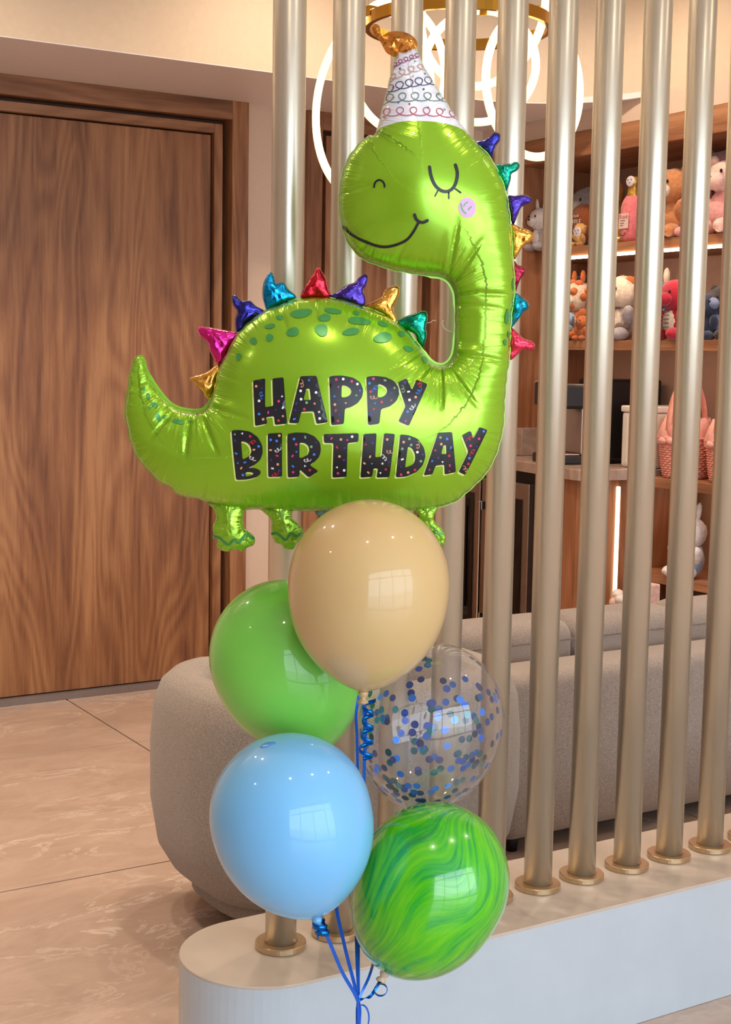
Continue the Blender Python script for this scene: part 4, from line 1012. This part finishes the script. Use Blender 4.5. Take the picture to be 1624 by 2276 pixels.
for k, (x, y) in enumerate(((565, 355), (665, 303), (650, 412), (732, 387), (520, 482), (720, 503), (820, 530), (522, 553), (553, 592), (625, 607), (747, 631), (858, 635), (465, 690))):
    L = uv(c1([(x + 7 * math.cos(a), y + 7 * math.sin(a)) for a in [2 * PI * j / 10 for j in range(10)]]))
    decal([L], pm('dot_ink_%d' % (k % 5), [(60, 70, 90), (120, 160, 120), (196, 156, 138), (90, 120, 180), (180, 70, 90)][k % 5], 0.4, noise=(20, 0.03)), 'dot_print', hat_o, 0.0011, 0.004)

# smaller foil pillows: spikes, pompom, legs
def pillow(name, px, mat, k=0.85, sp=0.0036, crump=0.0015, seed=0, off=0.0, smooth=True, step=0.0035):
    L = crv(uv(px), True, step); cell = max(0.0009, (L.max(0) - L.min(0)).max() / 70)
    F = Field(L, cell)
    def hf(Q):
        d, s = bdist(Q, L); h = k * F.h(Q, d)
        nz = np.array([mnoise.noise(Vector((q[0] * 70 + seed * 7.1, q[1] * 70, seed))) + 0.6 * abs(mnoise.noise(Vector((q[0] * 150, q[1] * 150 + seed * 3.3, seed)))) for q in Q])
        fold = np.abs(((s * 1.0 / 0.011 + seed) % 2) - 1) - 0.5
        h = h + crump * nz * np.clip(d / 0.006, 0, 1) + 0.0022 * fold * np.exp(-(d / 0.009) ** 2) * np.clip(d / 0.003, 0, 1)
        return np.where(d < 1e-6, 0.0, np.maximum(h, 0.0004)), s, np.exp(-d / 0.008), d
    P_, T_ = cdt([L], sp, 0.5); h, s, a, d = hf(P_)
    me = pillow_mesh(name, P_, T_, h); seam_attr(me, s, a, len(P_))
    o = link(name, me, mat, dino, smooth); o.location = (0, off, 0); return o, hf
GOLDC, PINKC, NAVYC, BLUEC, REDC, PURPC, TEALC, REDPC, MAROC, CYANC = (232, 168, 72), (226, 40, 146), (46, 46, 150), (0, 150, 214), (216, 36, 58), (74, 50, 166), (0, 146, 118), (232, 60, 90), (150, 22, 52), (0, 136, 168)
SPK = [
    (c2, [(510, 915), (560, 895), (640, 870), (690, 835), (735, 818), (755, 850), (725, 910), (712, 970), (695, 1020), (670, 1065), (640, 1050), (610, 1000), (570, 970), (552, 940)], GOLDC, 'gold'),
    (c2, [(575, 555), (600, 538), (700, 550), (800, 570), (890, 590), (850, 640), (805, 720), (785, 780), (740, 822), (700, 780), (662, 700), (648, 650), (600, 610)], PINKC, 'pink'),
    (c2, [(825, 325), (850, 308), (880, 335), (905, 352), (960, 350), (1005, 390), (1075, 435), (1005, 475), (955, 508), (905, 566), (862, 580), (850, 490), (868, 430), (835, 385)], NAVYC, 'navy blue'),
    (c2, [(1055, 230), (1085, 165), (1115, 147), (1135, 185), (1150, 225), (1200, 218), (1240, 270), (1295, 325), (1240, 358), (1155, 395), (1085, 425), (1060, 370), (1048, 310)], BLUEC, 'bright blue'),
    (c2, [(1430, 120), (1450, 110), (1480, 140), (1510, 190), (1525, 250), (1545, 325), (1520, 345), (1430, 332), (1340, 348), (1322, 325), (1350, 260), (1390, 190), (1420, 150)], REDC, 'red'),
    (c3, [(100, 312), (165, 270), (215, 230), (270, 212), (300, 180), (345, 150), (368, 175), (355, 235), (335, 272), (352, 310), (350, 365), (315, 388), (270, 362), (200, 345)], PURPC, 'violet'),
    (c3, [(340, 385), (400, 340), (460, 310), (480, 265), (540, 235), (582, 240), (588, 290), (562, 350), (545, 400), (572, 475), (540, 498), (500, 450), (430, 412)], GOLDC, 'gold'),
    (c3, [(562, 492), (620, 450), (680, 430), (735, 410), (775, 415), (782, 470), (770, 520), (777, 580), (748, 662), (715, 630), (690, 570), (640, 550), (600, 525)], TEALC, 'teal green'),
    (c1, [(1068, 835), (1130, 812), (1170, 785), (1205, 757), (1238, 775), (1238, 815), (1210, 860), (1182, 945), (1150, 912)], NAVYC, 'navy blue'),
    (c1, [(1190, 985), (1250, 975), (1300, 970), (1345, 957), (1370, 980), (1355, 1015), (1315, 1040), (1310, 1080), (1277, 1155), (1245, 1095)], TEALC, 'teal green'),
    (c1, [(1275, 1190), (1340, 1185), (1400, 1178), (1452, 1205), (1440, 1235), (1385, 1260), (1360, 1310), (1325, 1380), (1298, 1300)], PURPC, 'violet'),
    (c1, [(1308, 1375), (1370, 1395), (1440, 1420), (1465, 1460), (1440, 1500), (1400, 1520), (1370, 1560), (1330, 1612), (1312, 1500)], GOLDC, 'gold'),
    (c1, [(1318, 1610), (1360, 1650), (1400, 1660), (1408, 1700), (1380, 1740), (1360, 1780), (1335, 1840), (1318, 1720)], MAROC, 'dark red'),
    (c3, [(1378, 290), (1440, 310), (1480, 350), (1485, 390), (1450, 420), (1420, 460), (1380, 510), (1352, 532), (1360, 440)], CYANC, 'blue green'),
    (c3, [(1350, 525), (1400, 550), (1450, 600), (1510, 620), (1530, 650), (1510, 685), (1440, 680), (1410, 710), (1352, 750), (1342, 640)], REDPC, 'pinkish red')]
for k, (cv, L, rgb, nm) in enumerate(SPK):
    o, _ = pillow('spike', cv(L), foilc(rgb), 0.8, 0.0034, 0.0034, k + 1, 0.002 if k < 8 else 0.006, smooth=True); o['label'] = nm + ' crinkled foil spike'
o, _ = pillow('hat_pompom', c1([(380, 50), (400, 38), (430, 55), (445, 115), (490, 95), (540, 88), (600, 95), (650, 120), (682, 160), (680, 200), (650, 222), (600, 232), (560, 256), (530, 260), (480, 235), (455, 195), (430, 150), (400, 120), (385, 85)]), foilc((222, 150, 66)), 0.75, 0.0062, 0.011, 31, smooth=False); o['label'] = 'crumpled gold foil tuft on top of the hat'
LIMEL = foil('lime_foil_leg', (150, 204, 48), 0.16, 0.6)
LEGS = [(c2, [(655, 1795), (700, 1860), (712, 1920), (690, 1980), (700, 2040), (725, 2080), (720, 2120), (750, 2150), (800, 2160), (850, 2145), (900, 2160), (945, 2130), (990, 2110), (995, 2060), (960, 2020), (920, 1990), (915, 1920), (925, 1860), (960, 1800), (800, 1770)], [(702, 2052), (740, 2052), (775, 2080), (812, 2104), (850, 2068), (885, 2090), (920, 2050), (950, 2040), (985, 2062)]),
        (c2, [(1010, 1830), (1050, 1870), (1112, 1930), (1115, 1990), (1120, 2050), (1150, 2100), (1190, 2112), (1210, 2140), (1270, 2145), (1292, 2110), (1330, 2060), (1345, 2010), (1310, 1960), (1265, 1920), (1272, 1860), (1300, 1810), (1150, 1790)], [(1122, 2030), (1150, 2022), (1185, 2042), (1220, 2070), (1260, 2022), (1300, 2046), (1332, 2022)]),
        (c3, [(660, 1760), (700, 1800), (750, 1890), (800, 1950), (850, 2020), (885, 2040), (905, 1970), (870, 1910), (830, 1870), (825, 1830), (850, 1760), (760, 1740)], [(815, 1935), (845, 1950), (865, 1940), (885, 1955)])]
for k, (cv, L, wv) in enumerate(LEGS):
    o, hf = pillow('leg', cv(L), LIMEL, 0.7, 0.0034, 0.0012, 40 + k, -0.004)
    dk = decal([stroke(uv(cv(wv)), (20 if cv is c2 else 14) * k2 * MPX)], SPOT, 'toe_line', o, 0.0008, 0.004, field=hf)
o, _ = pillow('valve_tab', [(702, 1132), (735, 1130), (738, 1142), (720, 1149), (705, 1146)], pm('valve_clear', (120, 150, 150), 0.2, 0.2, noise=(20, 0.05)), 0.3, 0.004, 0.0, 50)

# ------------------------------------------------------------------ latex balloons
def latex(name, rgb, rough=0.05, sss=0.25):
    m = bpy.data.materials.new(name); m.use_nodes = True; nt = m.node_tree; N = nt.nodes.new; L = nt.links.new; b = nt.nodes['Principled BSDF']
    b.inputs['Roughness'].default_value = 0.40; b.inputs['Specular IOR Level'].default_value = 0.25; b.inputs['Coat Weight'].default_value = 0.7; b.inputs['Coat Roughness'].default_value = rough; b.inputs['Coat IOR'].default_value = 1.45
    b.inputs['Subsurface Weight'].default_value = sss; b.inputs['Subsurface Radius'].default_value = (0.03, 0.03, 0.03)
    tc = N('ShaderNodeTexCoord'); sp = N('ShaderNodeSeparateXYZ'); L(tc.outputs['Object'], sp.inputs[0])
    # thicker, darker latex at the crown nub and at the neck
    r = N('ShaderNodeValToRGB'); e = r.color_ramp.elements; c = lin(rgb)
    e[0].position = 0.0; e[0].color = (*[v * 0.8 for v in c], 1); e[1].position = 0.06; e[1].color = (*c, 1)
    mr = N('ShaderNodeMapRange'); mr.inputs[1].default_value = -0.18; mr.inputs[2].default_value = 0.14; L(sp.outputs[2], mr.inputs[0]); L(mr.outputs[0], r.inputs['Fac'])
    k_ = e.new(0.999); k_.color = (*c, 1)
    n = N('ShaderNodeTexNoise'); n.inputs['Scale'].default_value = 12; L(tc.outputs['Object'], n.inputs['Vector'])
    mx = N('ShaderNodeMix'); mx.data_type = 'RGBA'; mx.blend_type = 'MULTIPLY'; mx.inputs[0].default_value = 0.06; L(r.outputs['Color'], mx.inputs[6]); L(n.outputs['Color'], mx.inputs[7]); L(mx.outputs[2], b.inputs['Base Color'])
    return m

def profile(R, up_=1.05, dn=1.36, n=30, ex=0.66, neck=0.05):
    pr_ = []
    for i in range(n + 1):                                       # bottom to top
        s = 1 - i / n; r = R * max((1 - s ** 2.3), 0) ** ex; pr_.append((max(r, neck * R), -dn * R * s))
    for i in range(1, n):
        t = PI / 2 * i / n; pr_.append((R * math.cos(t), up_ * R * math.sin(t)))
    pr_.append((0.0008, up_ * R)); return pr_

def balloon(px, py, dd, Rpx, tail_px, mat, label, up_=1.05, dn=1.36, ex=0.66, lean=0.0, knotmat=None):
    """centre pixel of the widest section, depth, radius in pixels, pixel of the neck"""
    C_ = at_d(px, py, dd); R = Rpx * dd / FPX
    tdir = Vector(at_d(*tail_px, dd) - C_).normalized()
    tdir = (tdir + Vector(FW) * lean).normalized()
    o = empty('latex_balloon', C_); tag(o, label, 'balloon', 'latex balloons of the bouquet')
    o.rotation_mode = 'QUATERNION'; o.rotation_quaternion = (-tdir).to_track_quat('Z', 'Y')
    me = lathe_me('envelope', profile(R, up_, dn, ex=ex), 72)
    link('envelope', me, mat, o, True)
    kz = -dn * R
    kn = link('knot', lathe_me('knot', [(0.004, kz - 0.020), (0.009, kz - 0.017), (0.0085, kz - 0.014), (0.0045, kz - 0.010), (0.0075, kz - 0.006), (0.0085, kz - 0.002), (0.006, kz + 0.003)], 20), knotmat or mat, o, True)
    tip = Vector(C_) + tdir * (dn * R + 0.012)
    return o, tip, R
BEIGE = latex('latex_beige', (208, 176, 122)); GREEN = latex('latex_green', (126, 208, 82)); BLUE = latex('latex_sky_blue', (122, 190, 238))

def marble_mat():
    m = bpy.data.materials.new('latex_marble_green'); m.use_nodes = True; nt = m.node_tree; N = nt.nodes.new; L = nt.links.new; b = nt.nodes['Principled BSDF']
    b.inputs['Roughness'].default_value = 0.2; b.inputs['Coat Weight'].default_value = 0.8; b.inputs['Coat Roughness'].default_value = 0.03
    # streaks run from neck to crown: use the direction round the axis, gently swept with height
    tc = N('ShaderNodeTexCoord'); sp = N('ShaderNodeSeparateXYZ'); L(tc.outputs['Object'], sp.inputs[0])
    n0 = N('ShaderNodeTexNoise'); n0.inputs['Scale'].default_value = 5.5; n0.inputs['Detail'].default_value = 1; L(tc.outputs['Object'], n0.inputs['Vector'])
    an = N('ShaderNodeMath'); an.operation = 'ARCTAN2'; L(sp.outputs[1], an.inputs[0]); L(sp.outputs[0], an.inputs[1])
    sw = N('ShaderNodeMath'); sw.operation = 'MULTIPLY_ADD'; sw.inputs[1].default_value = 1.7; L(n0.outputs['Fac'], sw.inputs[0]); L(an.outputs[0], sw.inputs[2])
    co = N('ShaderNodeMath'); co.operation = 'COSINE'; L(sw.outputs[0], co.inputs[0]); si = N('ShaderNodeMath'); si.operation = 'SINE'; L(sw.outputs[0], si.inputs[0])
    zz = N('ShaderNodeMath'); zz.operation = 'MULTIPLY'; zz.inputs[1].default_value = 1.1; L(sp.outputs[2], zz.inputs[0])
    cx = N('ShaderNodeCombineXYZ'); L(co.outputs[0], cx.inputs[0]); L(si.outputs[0], cx.inputs[1]); L(zz.outputs[0], cx.inputs[2])
    w = N('ShaderNodeTexNoise'); w.inputs['Scale'].default_value = 9.5; w.inputs['Detail'].default_value = 5; w.inputs['Roughness'].default_value = 0.62
    L(cx.outputs[0], w.inputs['Vector'])
    r = N('ShaderNodeValToRGB'); e = r.color_ramp.elements; e[0].position = 0.33; e[0].color = (*lin((10, 140, 58)), 1); e[1].position = 0.68; e[1].color = (*lin((104, 198, 10)), 1)
    for p, c in ((0.42, (34, 164, 48)), (0.5, (66, 180, 24)), (0.58, (86, 190, 12))): k = e.new(p); k.color = (*lin(c), 1)
    L(w.outputs['Fac'], r.inputs['Fac']); L(r.outputs['Color'], b.inputs['Base Color']); return m
MARB = marble_mat()

def clear_mat():
    m = bpy.data.materials.new('latex_clear'); m.use_nodes = True; nt = m.node_tree; N = nt.nodes.new; L = nt.links.new
    for n in list(nt.nodes):
        if n.type == 'BSDF_PRINCIPLED': nt.nodes.remove(n)
    out = [n for n in nt.nodes if n.type == 'OUTPUT_MATERIAL'][0]
    tr = N('ShaderNodeBsdfTransparent'); tr.inputs[0].default_value = (0.93, 0.93, 0.95, 1)
    gl = N('ShaderNodeBsdfGlossy'); gl.inputs['Roughness'].default_value = 0.03; gl.inputs[0].default_value = (1, 1, 1, 1)
    df = N('ShaderNodeBsdfDiffuse'); df.inputs[0].default_value = (0.75, 0.76, 0.80, 1)
    lw = N('ShaderNodeLayerWeight'); lw.inputs[0].default_value = 0.5
    pw = N('ShaderNodeMath'); pw.operation = 'POWER'; pw.inputs[1].default_value = 4.0; L(lw.outputs['Facing'], pw.inputs[0])
    fr_ = N('ShaderNodeMath'); fr_.operation = 'MULTIPLY_ADD'; fr_.inputs[1].default_value = 0.55; fr_.inputs[2].default_value = 0.06; L(pw.outputs[0], fr_.inputs[0])
    n = N('ShaderNodeTexNoise'); n.inputs['Scale'].default_value = 5; tc = N('ShaderNodeTexCoord'); L(tc.outputs['Object'], n.inputs['Vector'])
    mr = N('ShaderNodeMapRange'); mr.inputs[3].default_value = 0.02; mr.inputs[4].default_value = 0.06; L(n.outputs['Fac'], mr.inputs[0])
    m1 = N('ShaderNodeMixShader'); L(mr.outputs[0], m1.inputs[0]); L(tr.outputs[0], m1.inputs[1]); L(df.outputs[0], m1.inputs[2])
    m2 = N('ShaderNodeMixShader'); L(fr_.outputs[0], m2.inputs[0]); L(m1.outputs[0], m2.inputs[1]); L(gl.outputs[0], m2.inputs[2])
    L(m2.outputs[0], out.inputs['Surface']); return m
CLEAR = clear_mat()

bal_beige, t_beige, _ = balloon(819, 1298, 2.24, 179, (806, 1560), BEIGE, 'beige latex balloon at the top of the cluster under the dinosaur', 1.05, 1.34)
bal_green, t_green, _ = balloon(634, 1462, 2.44, 168, (728, 1690), GREEN, 'plain bright green latex balloon behind the beige one', 1.04, 1.34)
bal_blue, t_blue, _ = balloon(646, 1812, 2.24, 180, (708, 2060), BLUE, 'sky blue latex balloon at the lower left of the cluster', 1.01, 1.31)
bal_marb, t_marb, _ = balloon(962, 1958, 2.33, 168, (846, 2180), MARB, 'green marbled latex balloon at the lower right of the cluster', 1.04, 1.36, ex=0.56, knotmat=pm('knot_pinkish', (220, 190, 160), 0.4, noise=(20, 0.05)))
bal_clear, t_clear, RC = balloon(959, 1597, 2.44, 161, (900, 1830), CLEAR, 'clear latex balloon filled with blue confetti', 1.05, 1.34)
# crown nub of the sky blue balloon
nub = ell('crown_nub', (0, 0, 0), (0.013, 0.008, 0.003), pm('latex_blue_thick', (78, 146, 206), 0.3, noise=(20, 0.05)), bal_blue, 0)
Rb = 180 * 2.24 / FPX; aa = math.radians(22); qv = bal_blue.rotation_quaternion.inverted() @ (Vector(at_d(596, 1658, 2.20)) - bal_blue.location); qv = qv.normalized() * Rb * 1.005
nub.location = qv; nub.rotation_euler = qv.to_track_quat('Z', 'Y').to_euler()

# confetti discs stuck inside the clear balloon
cmats = [pm('confetti_%d' % k, c, 0.25, 0.3, noise=(30, 0.05)) for k, c in enumerate(((20, 96, 196), (28, 120, 222), (40, 70, 150), (0, 104, 110), (24, 60, 120), (60, 110, 190), (0, 84, 84), (44, 52, 104)))]
dm = []
for m_ in cmats:
    bmd = bmesh.new(); bmesh.ops.create_circle(bmd, cap_ends=True, segments=16, radius=0.0066); me = bpy.data.meshes.new('confetti_disc'); bmd.to_mesh(me); bmd.free(); me.materials.append(m_); dm.append(me)
rnd2 = random.Random(5); prof_c = profile(RC, 1.05, 1.34)
pr_r = [p[0] for p in prof_c]; pr_z = [p[1] for p in prof_c]
cnt = 0
while cnt < 225:
    zc = rnd2.uniform(-1.15 * RC, 1.0 * RC)
    if rnd2.random() > 0.45 + 0.55 * (0.9 * RC - zc) / (2 * RC): continue
    i = max(k for k in range(len(pr_z)) if pr_z[k] <= zc); i = min(i, len(pr_z) - 2); t = (zc - pr_z[i]) / (pr_z[i + 1] - pr_z[i]); rr = pr_r[i] + (pr_r[i + 1] - pr_r[i]) * t
    slope = (pr_r[i + 1] - pr_r[i]) / (pr_z[i + 1] - pr_z[i])
    a = rnd2.uniform(0, 2 * PI); nv = Vector((math.cos(a), math.sin(a), -slope)).normalized()
    o = link('confetti_disc', rnd2.choice(dm), None, bal_clear, False, Vector((rr * math.cos(a), rr * math.sin(a), zc)) - nv * rnd2.uniform(0.001, 0.0026))
    o.rotation_euler = nv.to_track_quat('Z', 'Y').to_euler(); cnt += 1

# ------------------------------------------------------------------ ribbons
RIB = pm('blue_ribbon', (42, 104, 220), 0.22, 0.35, noise=(40, 0.06)); RIBM = pm('blue_foil_ribbon', (16, 112, 214), 0.14, 0.9, noise=(40, 0.08))
TIE = Vector(at_d(796, 2228, 2.30)); GRD = Vector(at_d(798, 2300, 2.30))
RW = 0.0058
def camw(i): return Vector(CR) * 0.9 + Vector(FW) * 0.45
def ribbon(pts, label, w=RW, mat=RIB, tw=0.0):
    C_ = []
    pts = [Vector(p) for p in pts]
    for i in range(len(pts) - 1):
        p0, p1, p2, p3 = pts[max(i - 1, 0)], pts[i], pts[i + 1], pts[min(i + 2, len(pts) - 1)]
        for k in range(14):
            t = k / 14; C_.append(0.5 * ((2 * p1) + (-p0 + p2) * t + (2 * p0 - 5 * p1 + 4 * p2 - p3) * t * t + (-p0 + 3 * p1 - 3 * p2 + p3) * t ** 3))
    C_.append(pts[-1]); n = len(C_)
    def wd(i):
        a = tw * i / n; return Vector(CR) * math.cos(a) + Vector(FW) * math.sin(a)
    o = link('balloon_ribbon', strip_me('balloon_ribbon', C_, w, wd), mat, None, False)
    tag(o, label, 'ribbon', 'blue ribbons tying the balloons'); return o
FLR = Vector((TIE.x + 0.0, TIE.y + 0.01, 0.012))
def low(dx): return [TIE + Vector((dx * 0.2, 0, -0.05)), Vector((FLR.x + dx * 0.5, FLR.y, 0.2)), Vector((FLR.x + dx, FLR.y, 0.014))]
p0, p1 = at_d(800, 1562, 2.31), at_d(797, 1760, 2.36)
ribbon([t_beige, at_d(812, 1600, 2.29), at_d(809, 1720, 2.36), at_d(806, 1900, 2.40), at_d(797, 2060, 2.38), TIE] + low(0.004), 'blue ribbon hanging straight down from the beige balloon', tw=1.2)
ribbon([at_d(797, 1545, 2.31), at_d(791, 1590, 2.32), at_d(793, 1640, 2.35), at_d(795, 1760, 2.40), at_d(793, 1900, 2.40), at_d(791, 2090, 2.36), TIE + Vector((0.002, 0.002, 0))], 'blue ribbon running down from under the beige balloon beside the curls', RW * 0.8, RIB, 0.8)
ribbon([t_green, at_d(746, 1800, 2.42), at_d(745, 1990, 2.36), at_d(765, 2100, 2.33), TIE] + low(-0.006), 'blue ribbon of the plain green balloon, right of the sky blue knot', tw=-0.5)
ribbon([t_blue, at_d(728, 2085, 2.25), at_d(760, 2160, 2.28), TIE] + low(0.01), 'blue ribbon rising to the knot of the sky blue balloon', tw=0.4)
ribbon([t_clear, at_d(880, 1900, 2.46), at_d(838, 2100, 2.42), at_d(822, 2165, 2.33), TIE] + low(-0.012), 'blue ribbon running up behind the marbled balloon', RW * 0.8, tw=0.6)
ribbon([t_marb, at_d(842, 2185, 2.32), at_d(822, 2215, 2.31), TIE] + low(0.014), 'blue foil ribbon tied to the knot of the marbled balloon', RW * 0.9, RIBM, 0.5)

def curly(points_fn, n, w, label, mat=RIBM, wdir=None):
    pts = [points_fn(i / n) for i in range(n + 1)]
    o = link('curled_ribbon', strip_me('curled_ribbon', pts, w, wdir or Vector((0, 0, 1))), mat, None, True); tag(o, label, 'ribbon', 'curled ribbon ends'); return o
a_, b_2 = Vector(at_d(826, 1556, 2.27)), Vector(at_d(817, 1690, 2.27))
def helix(t):
    c = a_ + (b_2 - a_) * t; r = 0.011 * (0.75 + 0.35 * t) * (1.25 if t < 0.15 else 1); th = 2 * PI * 4.3 * t
    return c + Vector(CR) * (r * math.cos(th) - 0.004) + Vector(FW) * (r * math.sin(th))
curly(helix, 150, 0.0060, 'tightly curled blue foil ribbon hanging below the beige balloon')
kb = Vector(at_d(712, 2062, 2.24))
def kcurl(t):
    th = 2 * PI * 2.6 * t; return kb + Vector(CR) * (0.011 * math.cos(th) - 0.004 + 0.010 * t) + Vector(FW) * (0.011 * math.sin(th)) + Vector((0, 0, 0.010 - 0.024 * t))
curly(kcurl, 80, 0.0085, 'short blue foil curl wrapped round the sky blue balloon knot')
km = Vector(at_d(846, 2196, 2.31))
def mcurl(t):
    th = 2 * PI * 2.3 * t + 2.0; return km + Vector(CR) * (0.0105 * math.cos(th)) + Vector((0, 0, 1)) * (0.010 * math.sin(th) - 0.006 * t) + Vector(FW) * (-0.012 + 0.024 * t)
curly(mcurl, 80, 0.0045, 'thin blue ribbon loop at the knot of the marbled balloon', RIBM, Vector(FW) * 0.9 + Vector(CR) * 0.2)
kt = Vector(at_d(808, 2262, 2.30))
def tcurl(t):
    th = PI * 1.15 * t - 0.3; return kt + Vector(CR) * (0.0125 * math.sin(th) - 0.004) + Vector((0, 0, 1)) * (0.024 * math.cos(th)) + Vector(FW) * (0.01 * t - 0.008)
curly(tcurl, 40, 0.0040, 'loose ribbon end curling below the tie point', RIB, Vector(FW) * 0.8 + Vector(CR) * 0.5)
wt = link('balloon_weight', lathe_me('balloon_weight', [(0.03, 0.0), (0.034, 0.004), (0.034, 0.01), (0.012, 0.014), (0.004, 0.016)], 24), RIBM, None, True, (FLR.x, FLR.y, 0.0)); tag(wt, 'small blue foil weight on the floor holding the ribbons', 'weight')
